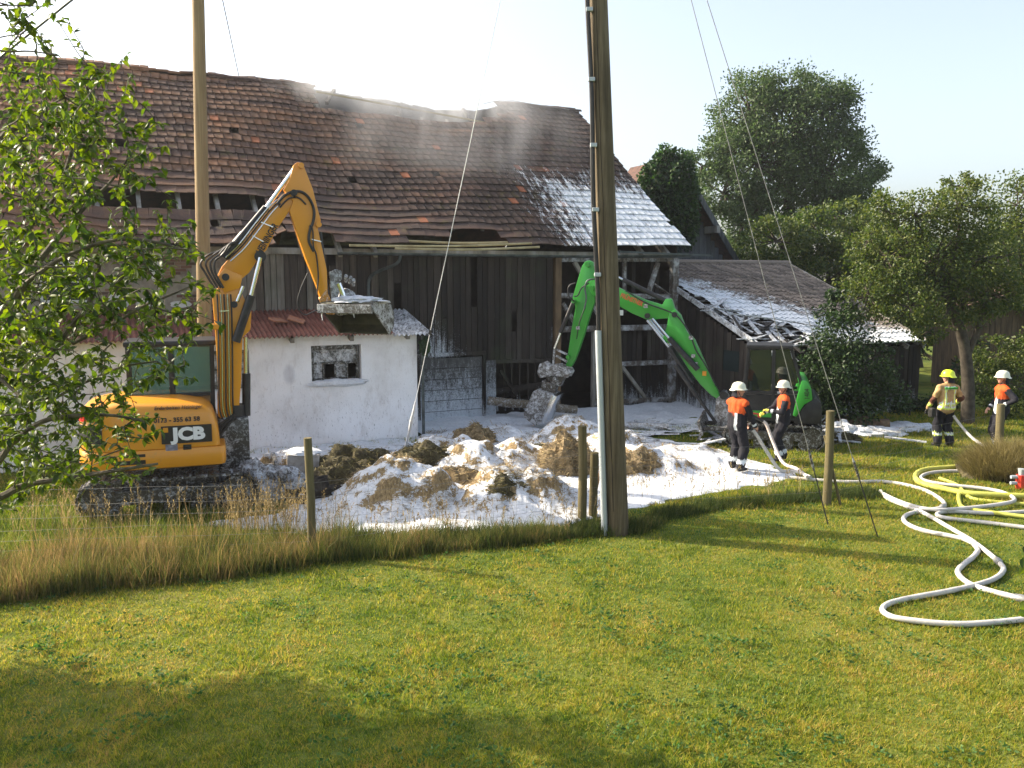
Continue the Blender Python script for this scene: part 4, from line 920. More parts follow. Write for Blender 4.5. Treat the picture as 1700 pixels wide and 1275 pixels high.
for x in (.0, Wd-.03):
    q = MB(); q.prism([(y,z) for y, z in prof]+[(.02,-.40),(-.22,-.22),(-.40,-.08)], 0, .03, f=lambda u_, y_, z_, x=x: (x+y_, u_, z_)); q.build('bucket_side', M_foamst if x > 0 else M_wet, bk)
q = MB(); q.box((Wd/2,-.53,-.02),(Wd+.02,.05,.16)); q.build('cutting_edge', M_foamst, bk, bevel=.01)
lump('foam_load', (Wd*.55,-.15,.12),(Wd*.48,.36,.09), M_foam, bk, 5, n=(40,12), amp=.35, fr=3)
for x_, L_ in ((.05,.16),(.72,.10)): q = MB(); q.tube([(x_,-.5,-.08),(x_+.02,-.5,-.08-L_)], [.018,.006], 6); q.build('foam_drip', M_foam, bk)

# ---- green excavator
GC_ = (6.45, 20.5); GA = 163
K = empty('green_excavator', (GC_[0], GC_[1], 0), math.radians(GA), 'green compact excavator with black cab reaching its boom left towards the barn door', 'excavator')
track(K, .75, 2.3, .6, .4); track(K, -.75, 2.3, .6, .4)
q = MB(); q.box((0,0,.45),(1.4,1.1,.3)); q.cyl((0,0,.55),(0,0,.76),.45,n=20); q.build('undercarriage', M_mud, K, bevel=.03)
q = MB(); q.prism([(1.72,.12),(1.78,.12),(1.70,.3),(1.78,.58),(1.72,.60),(1.62,.3)], -.95, .95); q.box((1.4,.4,.35),(.6,.1,.1)); q.box((1.4,-.4,.35),(.6,.1,.1)); q.build('dozer_blade', M_mud, K, bevel=.01)
GL = lambda px, py, off: Plane(GC_, GA, off)(px, py)
q = MB(); q.box((-.05,0,.84),(1.75,1.7,.14)); q.build('deck', M_blk, K, bevel=.03)
q = MB(); q.box((.45,.86,.84),(.85,.05,.15)); q.build('green_sill', M_grn, K, bevel=.01)
P9 = lambda px, py: Plane(GC_, GA, .9)(px, py)
# cab: slanted front, rounded shape
cb = empty('cab', parent=K)
A_, B_, C_, D_ = P9(1243,578), P9(1313,576), P9(1331,640), P9(1322,700); E_, F_ = P9(1236,690), P9(1236,640)
ya, yb2 = .86, .0
q = MB()
for y in (ya, yb2):
    for p0, p1 in ((A_,F_),(F_,E_),(B_,C_),(P9(1285,576),P9(1283,700)),(A_,B_),(P9(1237,652),P9(1330,652)),(C_,D_)): q.beam((p0[0],y,p0[1]),(p1[0],y,p1[1]),.07,.07)
for p in (A_, B_, C_, F_): q.beam((p[0],ya,p[1]),(p[0],yb2,p[1]),.07,.07)
q.build('cab_frame', M_blk, cb, bevel=.008)
q = MB(); q.box(((A_[0]+B_[0])/2,(ya+yb2)/2,A_[1]+.04),(abs(A_[0]-B_[0])+.12,ya-yb2+.14,.09)); q.build('cab_roof', M_blk, cb, bevel=.03)
q = MB(); q.prism([P9(1237,656),P9(1328,656),P9(1322,700),P9(1238,700)], .0, ya-.02); q.build('cab_door', M_blk, cb, bevel=.02)
for poly in ([(1246,582),(1281,581),(1280,649),(1240,648)],[(1288,581),(1311,580),(1326,636),(1287,646)]):
    for y in (ya+.01, yb2-.01): prism_part('side_window', P9, poly, y-.004, y+.004, M_cglass2, cb, 0)
q = MB(); q.box((-.12,.43,1.35),(.45,.45,.3)); q.box((-.35,.43,1.7),(.12,.42,.6)); q.build('seat', M_blk, cb, bevel=.05)
prism_part('rear_cover', P9, [(1316,690),(1323,660),(1331,630),(1340,632),(1347,645),(1349,664),(1335,672),(1322,692)], .55, .93, M_grn, K, .03)
prism_part('rear_cover', P9, [(1316,690),(1323,660),(1331,630),(1340,632),(1347,645),(1349,664),(1335,672),(1322,692)], -.9, .5, M_grn, K, .03)
prism_part('counterweight', P9, [(1318,700),(1328,682),(1340,668),(1356,660),(1364,670),(1365,704),(1320,706)], -.85, .88, M_blk, K, .05)
u, z = P9(1340,654); text_part('1404', .16, M_bkp, K, (u,.94,z), (math.pi/2,-math.pi/2*1.05,math.pi), ext=.003, sx=.8)
u, z = P9(1300,652); q = MB(); q.box((u,.89,z),(.26,.01,.05)); q.build('handle', M_wht, K)
# boom
GP = Plane(GC_, GA, -.10); gy = -.10
prism_part('boom_foot', GP, [(1190,660),(1206,648),(1218,672),(1222,720),(1196,722),(1186,690)], gy-.16, gy+.16, M_foamst, K, .02)
prism_part('lower_boom', GP, [(1112,519),(1122,513),(1131,524),(1141,550),(1154,564),(1168,595),(1181,626),(1196,656),(1192,662),(1181,655),(1163,637),(1144,612),(1130,590),(1119,571),(1100,566),(1108,541)], gy-.14, gy+.14, M_grn, K, .02)
prism_part('boom', GP, [(984,462),(1000,464),(1023,475),(1050,488),(1074,498),(1100,506),(1106,496),(1116,496),(1121,512),(1132,524),(1124,532),(1108,528),(1090,530),(1074,530),(1050,520),(1026,506),(1002,497),(985,490),(976,474)], gy-.11, gy+.11, M_grn, K, .02)
prism_part('dipper', GP, [(966,443),(971,435),(978,432),(986,436),(988,460),(988,500),(979,526),(970,556),(961,582),(955,598),(949,609),(940,607),(944,583),(949,547),(956,510),(951,494),(958,470)], gy-.15, gy+.05, M_grn, K, .02)
for px, py, rad in ((977,439,.06),(1121,522,.07),(1076,524,.07),(1202,655,.1),(945,592,.05),(984,478,.06),(954,500,.05)):
    u, z = GP(px, py); q = MB(); q.cyl((u,gy-.19,z),(u,gy+.19,z),rad,n=14); q.build('pin', M_grn if rad < .065 else M_blk, K, smooth=True)
for y_ in (gy+.19, gy-.19):
    cylinder_part(GP, (1076,531),(1114,578), .032, M_chr, K, y_, 'boom_rod'); cylinder_part(GP, (1112,575),(1150,634), .06, M_blk, K, y_, 'boom_cylinder')
cylinder_part(GP, (1085,528),(1112,560), .032, M_chr, K, gy+.22, 'boom_rod'); cylinder_part(GP, (1112,560),(1160,612), .07, M_blk, K, gy+.22, 'cylinder_guard')
cylinder_part(GP, (1124,605),(1158,655), .055, M_blk, K, gy+.24, 'lower_cylinder'); cylinder_part(GP, (1158,655),(1190,700), .04, M_blk, K, gy+.24, 'lower_rod')
cylinder_part(GP, (984,440),(1036,465), .03, M_chr, K, gy, 'stick_rod'); cylinder_part(GP, (1034,464),(1106,500), .06, M_blk, K, gy, 'stick_cylinder')
cylinder_part(GP, (954,500),(932,552), .055, M_blk, K, gy+.12, 'bucket_cylinder'); cylinder_part(GP, (932,552),(922,578), .03, M_chr, K, gy+.12, 'bucket_rod')
for a_, b_ in (((922,578),(943,588)),((922,578),(920,606)),((943,600),(925,590))): u0, z0_ = GP(*a_); u1, z1_ = GP(*b_); q = MB(); q.beam((u0,gy+.1,z0_),(u1,gy+.1,z1_),.06,.05); q.build('bucket_link', M_foamst, K)
hose_part(GP, [(956,500),(948,492),(946,480),(950,473),(958,470)], gy+.2, K, .02); hose_part(GP, [(990,463),(978,466),(974,478),(976,495),(973,512)], gy+.2, K, .022, mat=M_zinc)
hose_part(GP, [(973,512),(966,530),(962,548),(960,562)], gy+.19, K, .014); hose_part(GP, [(956,492),(962,490),(968,478),(980,470)], gy+.18, K, .018)
hose_part(GP, [(1040,482),(1075,503),(1110,516),(1128,527),(1146,553),(1156,580),(1172,605),(1190,640)], gy+.16, K, .018)
for px, py in ((962,544),(1152,590),(1156,603),(1148,560),(1074,508)): u, z = GP(px, py); q = MB(); q.box((u,gy+.18,z),(.10,.05,.09)); q.build('valve_block', M_foamst, K, bevel=.01)
u, z = GP(1170,619); q = MB(); q.box((u,gy+.145,z),(.10,.006,.12)); q.build('warning_sticker', M_yel, K)
a_ = GP(1027,488); b_ = GP(1073,507)
text_part('PRÜNSTNER', .165, M_redp, K, ((a_[0]+b_[0])/2, gy+.116, (a_[1]+b_[1])/2), (math.pi/2, -math.atan2(b_[1]-a_[1], a_[0]-b_[0]), math.pi), ext=.003, bold=.005, sx=.66)
# quick coupler and bucket
for y_ in (gy-.22, gy+.16): prism_part('coupler_plate', GP, [(899,603),(906,600),(914,606),(930,604),(948,611),(951,617),(946,626),(922,622),(900,626),(895,618)], y_, y_+.06, M_foamst, K, .01)
prism_part('rotator', GP, [(908,612),(940,618),(938,628),(932,641),(917,635),(906,624)], gy-.15, gy+.15, M_mud, K, .02)
for px, py in ((905,611),(944,617),(924,627)): u, z = GP(px, py); q = MB(); q.cyl((u,gy-.26,z),(u,gy+.26,z),.045,n=12); q.build('pin', M_foamst, K)
prism_part('bucket_neck', GP, [(903,630),(926,638),(922,655),(900,650)], gy-.2, gy+.2, M_mud, K, .02)
prism_part('bucket_shell', GP, [(890,648),(897,644),(924,652),(927,658),(906,699),(893,704),(876,690),(875,684)], gy-.35, gy+.35, M_foamst, K, .02)
prism_part('bucket_side', GP, [(922,652),(930,655),(912,698),(904,700)], gy-.38, gy+.38, M_chr, K, .005)
# ================================================================ foam blanket and straw heaps
def gpoly(pts): return [tuple(G(*p))[:2] for p in pts]
FP = gpoly([(330,872),(400,880),(520,892),(640,893),(800,890),(960,872),(1040,850),(1130,830),(1230,812),(1330,792),(1290,775),(1180,745),(1100,728),(1000,712),(940,705),(830,702),(700,716),(690,738),(560,745),(420,758),(400,800),(480,845),(400,860)])
# extend back to the barn
def inpoly(x, y, P_):
    c = False; n_ = len(P_); j = n_-1
    for i in range(n_):
        if (P_[i][1] > y) != (P_[j][1] > y) and x < (P_[j][0]-P_[i][0])*(y-P_[i][1])/(P_[j][1]-P_[i][1])+P_[i][0]: c = not c
        j = i
    return c
def pdist(x, y, P_):
    best = 1e9
    for i in range(len(P_)):
        ax, ay = P_[i]; bx, by = P_[(i+1)%len(P_)]; dx, dy = bx-ax, by-ay
        t = max(0, min(1, ((x-ax)*dx+(y-ay)*dy)/(dx*dx+dy*dy+1e-9))); d = math.hypot(x-ax-t*dx, y-ay-t*dy); best = min(best, d)
    return best if inpoly(x, y, P_) else -best
# mounds: image base point, radius x, radius y, height
def mound_at(px, ybase, ytop, rx, ry):
    p = G(px, ybase); p2 = D(px, ytop, p.y+ry*.5); return (p.x, p.y+ry*.5, rx, ry, max(.05, p2.z))
MD = [mound_at(*a) for a in ((655,845,762,1.0,.9),(600,835,790,.8,.7),(720,850,790,.7,.6),(845,850,782,1.1,.8),(900,845,790,.8,.7),(790,790,735,1.3,.8),
      (860,780,735,1.0,.7),(740,770,728,1.0,.8),(950,745,692,.9,.8),(1010,780,712,1.1,.9),(930,760,720,1.2,.8),(1080,790,740,.9,.8),(470,800,748,.9,.6),(410,790,755,.7,.5),(560,790,748,1.0,.7),(1150,770,742,1.2,.9),(700,735,718,1.5,.8),(820,735,712,1.4,.8))]
def fh(x, y):
    d = pdist(x, y, FP)
    if d < -.6: return -.3
    h = .05+.03*n1(x*2.1, y*2.1)
    for mx, my, rx, ry, hh in MD:
        q_ = ((x-mx)/rx)**2+((y-my)/ry)**2
        if q_ < 6: h = max(h, hh*math.exp(-q_*1.15)) if True else h
    f = mnoise.fractal(Vector((x*1.6, y*1.6, 3)), 1., 2., 5); r_ = 1-abs(mnoise.noise(Vector((x*1.4+7, y*1.4, 1))))*2
    h += min(1, h*2.2)*(.20*f+.15*r_-.07)+min(1,h*2)*.05*mnoise.noise(Vector((x*5,y*5,2)))
    e = d+.25*n1(x*2.3, y*2.3, 8.)
    return h*sm(-.15, .35, e)-.12*(1-sm(-.2, .12, e))
def fhv(X, Y):
    return np.array([[fh(float(x), float(y)) for x, y in zip(a_, b_)] for a_, b_ in zip(X, Y)])
tag(grid_sheet('foam_blanket', -6.6, 7.6, 12.3, 24.2, 330, 260, fhv, M_foams), 'white extinguishing foam lying over the straw between fence and barn', 'foam', kind='stuff')
q = MB(); 
bp = [L2W(-9.25,-.05,0),L2W(-.2,-.05,0),L2W(.2,-4.2,0),L2W(-9.3,-3.6,0)]
def fhb(S_, Wv_):
    return .05+.07*np.array([[mnoise.fractal(Vector((float(a_)*1.5,float(b_)*1.5,0)),1.,2.,4) for a_, b_ in zip(r1,r2)] for r1, r2 in zip(S_,Wv_)])+.10*np.exp(-((Wv_+.3)/.8)**2)
o = grid_sheet('foam_carpet', -9.15, .3, -4.4, -.10, 120, 60, fhb, M_foam); o.location = (G0[0],G0[1],0); o.rotation_euler = (0,0,BA); tag(o, 'flat drift of white foam along the foot of the barn wall', 'foam', kind='stuff')
o = grid_sheet('foam_drift', -13.6, -9.2, -3.4, -2.02, 60, 30, fhb, M_foam); o.location = (G0[0],G0[1],-.0); o.rotation_euler = (0,0,BA); tag(o, 'thin foam along the foot of the whitewashed annex wall', 'foam', kind='stuff')
# straw
M_straw = m_leaf('straw_stalks', (.10,.07,.03), (.22,.16,.08), (.42,.33,.17), .15, .7, 1.2)
M_hay = m_leaf('hay_stalks', (.035,.032,.014), (.09,.08,.03), (.20,.17,.07), .15, .7, 1.2)
def heap(px, yb_, yt, rx, ry, dark, label, seed, name='straw_heap', n_=2600, h=None):
    p = G(px, yb_); hh = h or max(.25, D(px, yt, p.y+ry*.4).z); c = Vector((p.x, p.y+ry*.6, 0)); e_ = empty(name, c, 0, label, 'straw heap', 'straw heaps')
    zb = max(0, fh(c.x, c.y)); hh = max(hh, zb*1.0+.05); rx *= 1.18
    lump('heap_core', (0,0,0), (rx,ry,hh*.94), m_core_d if dark else m_core_l, e_, seed, n=(40,22), amp=.28, fr=2.4)
    u = RNG.normal(size=(n_,3)); u[:,2] = abs(u[:,2]); u /= np.linalg.norm(u, axis=1, keepdims=True)
    kk = np.array([1+.28*mnoise.fractal(Vector(a_)*2.4+Vector((seed*3.1,seed,0)),1.,2.,4) for a_ in u])[:,None]
    b_ = u*np.array((rx,ry,hh*.94))*kk*RNG.uniform(.96,1.02,(n_,1)); d_ = RNG.normal(size=(n_,3))*np.array((1,1,.45))+u*.1; d_ /= np.linalg.norm(d_,axis=1,keepdims=True)
    L_ = RNG.uniform(.05,.16,n_)[:,None]; sd = np.cross(d_, u); sd /= np.linalg.norm(sd,axis=1,keepdims=True)+1e-9; sd *= .006
    v = np.stack([b_-sd, b_+sd, b_+d_*L_*.55+sd, b_+d_*L_+np.array((0,0,-.03))], 1).reshape(-1,3); f = np.arange(n_*4).reshape(n_,4)
    tag(link('stalks', npmesh('stalks', v, f, [M_hay if dark else M_straw]), e_), kind='stuff')
m_core_d = m_var('matted_hay', (.035,.028,.014), (.10,.085,.04), 9, .95, 0, .8, 30, bd=.03); m_core_l = m_var('matted_straw', (.12,.09,.045), (.30,.22,.12), 9, .95, 0, .8, 30, bd=.03)
heap(590,800,743,.75,.5,True,'dark matted hay heap just right of the first fence post',1,n_=2400)
heap(565,815,762,.6,.4,True,'low brown hay heap close behind the first fence post',2,n_=1600)
heap(705,790,738,.62,.5,True,'olive hay heap behind the end of the guy wire',3,n_=2400)
heap(788,742,704,.42,.35,False,'small pointed straw heap standing highest against the barn door',4,n_=1500)
heap(838,852,800,.42,.25,True,'dark hay patch sticking out of the front of the foam',5,n_=1800)
heap(940,792,726,.55,.5,False,'golden straw heap left of the twin fence posts',6,n_=2400)
heap(755,812,775,.5,.3,False,'brown straw strip between two foam crests',7,n_=1400)
heap(880,770,738,.6,.35,True,'flat hay heap in the middle of the foam, behind the crests',8,n_=1400)
heap(1050,795,752,.55,.4,False,'pale straw heap right of the big wooden pole',9,n_=1500)
heap(640,790,755,.5,.3,False,'tawny straw heap on top of the left foam crest',12,n_=1500)
heap(1400,735,712,.4,.3,True,'low hay heap right of the green excavator tracks',10,n_=900,h=.22)
# loose straw lying on the foam
sc_b = []; 
while len(sc_b) < 9000:
    m_ = rr.choice(MD); x, y = rr.gauss(m_[0], m_[2]*.8), rr.gauss(m_[1], m_[3]*.8)
    if n1(x*1.8, y*1.8, 6.) < .02 or not inpoly(x, y, FP): continue
    sc_b.append((x, y, fh(x, y)+.012))
sc_b = np.array(sc_b); n_ = len(sc_b); a_ = RNG.uniform(0,6.28,n_); d_ = np.stack([np.cos(a_),np.sin(a_),RNG.normal(0,.25,n_)],1)*RNG.uniform(.05,.18,(n_,1)); sd = np.stack([-np.sin(a_),np.cos(a_),np.zeros(n_)],1)*.006
tag(link('loose_straw', npmesh('loose_straw', np.stack([sc_b-sd,sc_b+sd,sc_b+d_+sd,sc_b+d_-sd],1).reshape(-1,3), np.arange(n_*4).reshape(n_,4), [M_straw])), kind='stuff')
# rubble by the yellow excavator
M_rub2 = splat_mat('foamed_rubble', (.07,.055,.04), .50); M_rub3 = m_var('wet_soil', (.018,.014,.010), (.05,.04,.028), 6, .9, 0, .8, 18, bd=.03)
p = G(505,812); o = MB().box((0,0,.30),(.62,.5,.60)).build('broken_trough', m_var('old_concrete',(.30,.26,.22),(.50,.46,.42),7,.9,0,.6,18), bevel=.03); o.location = (p.x-.15,p.y+.5,0.02); o.rotation_euler = (0,.04,.25)
tag(o, 'pale broken concrete block topped with foam right of the yellow excavator', 'block'); lump('foam_cap', (0,0,.61),(.36,.30,.07), M_foam, o, 2)
for i, (px, py, a_, b_, h_, m_, lb_) in enumerate(((430,835,1.0,.55,.62,M_rub2,'muddy earth heap with foam beside the yellow excavator, tallest one'),(500,838,.62,.4,.45,M_rub3,'dark wet soil heap under the concrete block'),(385,842,.6,.4,.38,M_rub2,'low foamed earth heap in front of the tracks, left one'))):
    p = G(px,py); o = lump('earth_heap', (0,0,0),(a_,b_,h_), m_, None, i+20, n=(44,24), amp=.5, fr=2.6); o.location = (p.x,p.y+.3,0); tag(o, lb_, 'earth heap', 'earth heaps')
    for j in range(5):
        u = Vector((rr.uniform(-.8,.8)*a_, rr.uniform(-.6,.4)*b_, h_*.5)); lump('rubble_piece', u, (.12,.10,.08), M_rub2 if j%2 else M_rub3, o, j, n=(10,6), amp=.7, fr=2)
# ================================================================ timber, logs, foam drifts on the right
def log(name, p0, p1, r, mat, label, cat='log'):
    p0, p1 = Vector(p0), Vector(p1); c = (p0+p1)/2; q = MB(); n_ = 10
    q.tube([p0.lerp(p1,i/n_)-c+Vector((0,0,.02*n1(i*.7,p0.x))) for i in range(n_+1)], [r*(1+.12*n1(i*.9,p0.y)) for i in range(n_+1)], 10)
    o = q.build(name, mat, smooth=True); o.location = c; return tag(o, label, cat)
M_log = m_var('bark_log', (.10,.065,.04), (.24,.17,.11), 7, .9, 0, .7, 18); M_foamlog = splat_mat('foamed_log', (.22,.18,.13), .5)
pa, pb = L2W(-6.75,-.55,.62), L2W(-4.3,-1.3,.30); log('charred_beam', pa, pb, .13, splat_mat('foamed_straw_log', (.15,.12,.08), .58, 9), 'thick foam crusted beam leaning from the door to the green bucket', 'beam')
for (a_, b_, r_, m_, lb_) in (((1368,698),(1475,701),.13,M_log,'thick bare log lying right of the green excavator'),((1362,690),(1440,690),.09,M_log,'thinner log lying behind the thick log right of the tracks'),((1300,700),(1372,706),.07,M_foamlog,'foam streaked log ending at the back of the tracks'),((1030,700),(1110,702),.08,M_foamlog,'foamed timber lying below the open timber frame')):
    p0, p1 = G(a_[0],a_[1]+14), G(b_[0],b_[1]+14); p0.z = p1.z = r_+.05; log('log', p0, p1, r_, m_, lb_)
for i, (px, py, rx, ry, h_, lb_) in enumerate(((1400,722,.45,.35,.32,'peaked foam covered bundle right of the green excavator'),(1450,724,.8,.4,.2,'low foam drift behind the grass, left part'),(1505,714,.9,.5,.16,'low foam drift behind the grass, right part near the tan firefighter'))):
    p = G(px,py); o = lump('foam_drift', (0,0,0),(rx,ry,h_), splat_mat('foam_on_turf',(.10,.09,.07),.42), None, i+31, n=(36,16), amp=.4, fr=2.4); o.location = (p.x,p.y+.2,0); tag(o, lb_, 'foam drift', 'foam drifts behind the grass')
p0, p1, p2, p3 = G(1360,742), G(1450,735), G(1545,705), G(1440,712)
q = MB(); 
for i in range(60):
    x, y = rr.uniform(7.3,10.2), rr.uniform(20.2,22.6); a_ = rr.uniform(0,3.1); L_ = rr.uniform(.3,1.2)
    if i > 25: x, y = rr.uniform(1.9,5.2), rr.uniform(19.6,23.0)
    d_ = Vector((math.cos(a_),math.sin(a_),rr.gauss(0,.15)))*L_/2; c_ = Vector((x,y,rr.uniform(.05,.22)))
    q.beam(c_-d_, c_+d_, rr.uniform(.03,.12), .03)
tag(q.build('debris', M_foamwood), 'scattered foamed boards and laths on the ground around the green excavator', 'debris', kind='stuff')
# ================================================================ poles
def pole_mat(name, a_, b_, c3):
    k = NT(name); v = k.pos((14,14,.55)); gr = k.noise(v, 1.3, 7, .7); big = k.noise(k.pos((1,1,.6)), 1.2, 4)
    f = k.math('ADD', k.math('MULTIPLY', gr, .65), k.math('MULTIPLY', big, .35))
    k.base(k.ramp(f, [(.33, a_), (.5, b_), (.66, c3)])); k.bump(gr, .6, .01); return k.set(.85, 0, .25)
M_pole = pole_mat('old_pole_wood', (.045,.034,.020), (.11,.086,.052), (.19,.155,.10)); M_pole2 = pole_mat('new_pole_wood', (.17,.115,.06), (.27,.19,.10), (.35,.26,.14))
pb_ = G(1025,885); ptop = D(1000,-260,pb_.y+.1)
PT = Vector((1.13, pb_.y, 13.6))
pt0 = D(993.5,0,pb_.y); ax = (pt0-pb_); ax = ax/ax.z; PT = pb_+ax*13.6
pole = empty('utility_pole', pb_, 0, 'thick dark wooden pole with cable and grey conduit in the middle', 'pole')
q = MB(); q.tube([ax*z for z in np.linspace(-.3,13.6,14)], [.185-.0062*max(z,0) for z in np.linspace(-.3,13.6,14)], 20); q.build('shaft', M_pole, pole, smooth=True)
cr = D(987,300,pb_.y)
def pside(z, dx, dy=-.02): p = ax*z; return (p.x+dx, p.y+dy, z)
q = MB(); q.add([pside(z_, -.03+.05*math.sin(z_*1.7)*0-.02, -(.186-.0062*z_)) for z_ in (0,1)], []) if False else None
M_crack = NT('drying_crack'); M_crack.base((.012,.009,.006)); M_crack = M_crack.set(.95)
q = MB(); pts = []
for i in range(50):
    z = .4+i*.26; a_ = math.radians(-112+5*n1(i*.3,4.)); r_ = .1865-.0062*z; pts.append((ax.x*z+r_*math.cos(a_), ax.y*z+r_*math.sin(a_), z))
q.tube(pts, [.004+.004*abs(n1(i*.35,1.)) for i in range(50)], 5); q.build('crack', M_crack, pole)
k = NT('conduit_grey'); k.base((.42,.46,.48)); M_cond = k.set(.5, .3); M_cable = m_var('black_cable', (.010,.010,.010), (.02,.02,.02), 10, .5, 0, .1)
zj = D(992,548,pb_.y).z
q = MB(); q.tube([pside(z_, -(.215-.006*z_), -.10) for z_ in np.linspace(-.05,zj,8)], .052, 10); q.build('conduit', M_cond, pole, smooth=True)
q = MB(); q.tube([pside(z_, -(.215-.0062*z_)+.012*math.sin(z_*2.1), -.10) for z_ in np.linspace(zj-.1,13.4,40)], .036, 8); q.build('power_cable', M_cable, pole, smooth=True)
for py in (135,243,349,456,20): z_ = D(987,py,pb_.y).z; q = MB(); c_ = pside(z_, -(.20-.0062*z_), -.11); q.box(c_,(.10,.09,.06)); q.build('cable_clamp', M_cond, pole, bevel=.01)
z_ = D(1025,519,pb_.y).z; q = MB(); q.box(pside(z_, .19-.006*z_, -.03),(.07,.06,.08)); q.build('tag_plate', M_wht, pole)
def wire(a_, b_, label, r=.0065, mat=None, sagz=.0, name='guy_wire', extra=None):
    a_, b_ = Vector(a_), Vector(b_); o = empty(name, a_, 0, label, 'wire'); d_ = b_-a_
    q = MB(); n_ = 14; q.tube([d_*(i/n_)+Vector((0,0,-sagz*4*(i/n_)*(1-i/n_))) for i in range(n_+1)], r, 5); q.build('wire', mat or M_steelw, o)
    if extra: extra(o, d_.normalized())
    return o
M_steelw = m_var('wire_steel', (.20,.20,.19), (.35,.35,.34), 12, .5, .6, 0)
def turn(o, d_):
    q = MB(); q.tube([d_*.95, d_*1.05, d_*1.25, d_*1.35], [.012,.022,.022,.012], 8); q.build('turnbuckle', M_mud, o)
    q = MB(); q.tube([d_*-.15, d_*.95], .010, 6); q.build('anchor_rod', M_blk, o)
def turnw(o, d_):
    q = MB(); q.tube([d_*t_ for t_ in (.0,.5,.9,1.1,1.3,1.6)], [.02,.035,.03,.045,.03,.02], 7); q.build('foam_on_wire', M_foam, o)
    q = MB(); q.tube([d_*3.2,d_*3.3], .03, 6); q.build('clamp', M_blk, o)
wire(G(1375,872), PT, 'guy wire from the middle pole to the ground just right of the second fence post', extra=turn)
wire(G(1457,891), PT+Vector((0,0,-.3)), 'guy wire from the middle pole to the lawn, rightmost of the three', extra=turn)
ga = G(668,770); wire(ga, PT+Vector((0,0,-.2)), 'guy wire from the middle pole ending in the foam with a white tail', extra=turnw, mat=M_wht, r=.0075)
lb_ = D(341,705,17.9); lb_.z = 0; lt = D(329,0,17.9); ax2 = (lt-lb_)/lt.z
pole2 = empty('utility_pole', lb_, 0, 'slender light brown wooden pole standing behind the yellow excavator', 'pole')
q = MB(); q.tube([ax2*z for z in np.linspace(-.2,12.2,10)], [.165-.0045*z for z in np.linspace(0,12.2,10)], 18); q.build('shaft', M_pole2, pole2, smooth=True)
LT = lb_+ax2*12
a_ = D(397,128,30.); wire(a_, LT, 'thin wire rising from the barn ridge to the light brown pole', r=.014, mat=M_cable)
wire(D(-150,215,14), D(250,-105,14), 'pale sagging cable crossing the top left corner', r=.022, mat=M_zinc, name='overhead_cable')
pp = [D(803,172,31),D(840,166,31),D(880,172,31),D(945,182,31)]; o = MB().tube(smoothpath(pp,5), .012, 4).build('lightning_wire', M_steelw); tag(o, 'thin lightning wire bent above the right end of the ridge', 'wire')
# ================================================================ fence
fence = empty('wire_fence', (0,0,0), 0, 'sheep fence of round wooden posts and thin wire mesh along the lawn', 'fence')
M_post = pole_mat('fence_post_wood', (.06,.05,.022), (.12,.10,.048), (.19,.16,.085))
FPOS = [((518,925),727,.062),((966,862),707,.075),((1372,838),682,.075),((1655,770),671,.085)]
fb = [G(*a[0]) for a in FPOS]
fb = [Vector((-8.6,11.3,0))]+fb
for (bp_, ty, r_), b_ in zip(FPOS, fb[1:]):
    h_ = D(bp_[0], ty, b_.y).z; q = MB(); q.tube([(b_.x,b_.y,-.2),(b_.x+.01,b_.y,h_*.5),(b_.x-.01,b_.y,h_)], [r_*1.05,r_,r_*.96], 12); q.build('post', M_post, fence, smooth=True)
b_ = G(978,858); q = MB(); q.tube([(b_.x+.06,b_.y,-.2),(b_.x+.08,b_.y,1.12)], [.075,.07], 12); q.build('post', M_post, fence, smooth=True)
b_ = G(1395,838); h_ = 1.25; q = MB(); q.tube([(b_.x,b_.y,0),(b_.x-.32,b_.y+.05,h_)], .026, 8); q.build('strut', M_post, fence); q = MB(); b_ = G(1040,845); q.tube([(b_.x-.3,b_.y,0),(b_.x-.05,b_.y,1.3)], .03, 8); q.build('strut', m_var('driftwood',(.10,.06,.04),(.22,.15,.1),6,.9), fence)
b_ = G(985,850); q = MB(); q.tube([(b_.x+.0,b_.y,.1),(b_.x+.22,b_.y+.02,1.35)], .022, 8); q.build('strut', m_var('raw_stake',(.35,.2,.1),(.5,.3,.16),6,.9), fence)
q = MB()
for a_, b_ in zip(fb[:-1], fb[1:]):
    L_ = (b_-a_).length; n_ = int(L_/.17)
    for z_ in (.25,.4,.55,.72,.9,1.12): q.tube([a_.lerp(b_,i/8)+Vector((0,-.05,z_+.03*n1(i*1.1,z_*3,a_.x))) for i in range(9)], .0022, 3, False)
    for i in range(n_): p = a_.lerp(b_, i/n_); q.tube([p+Vector((0,-.05,.25)), p+Vector((0,-.05,1.12))], .0014, 3, False)
tag(q.build('wire_mesh', m_var('galvanised',(.12,.12,.11),(.22,.22,.20),9,.5,.6,0), fence), kind='stuff')
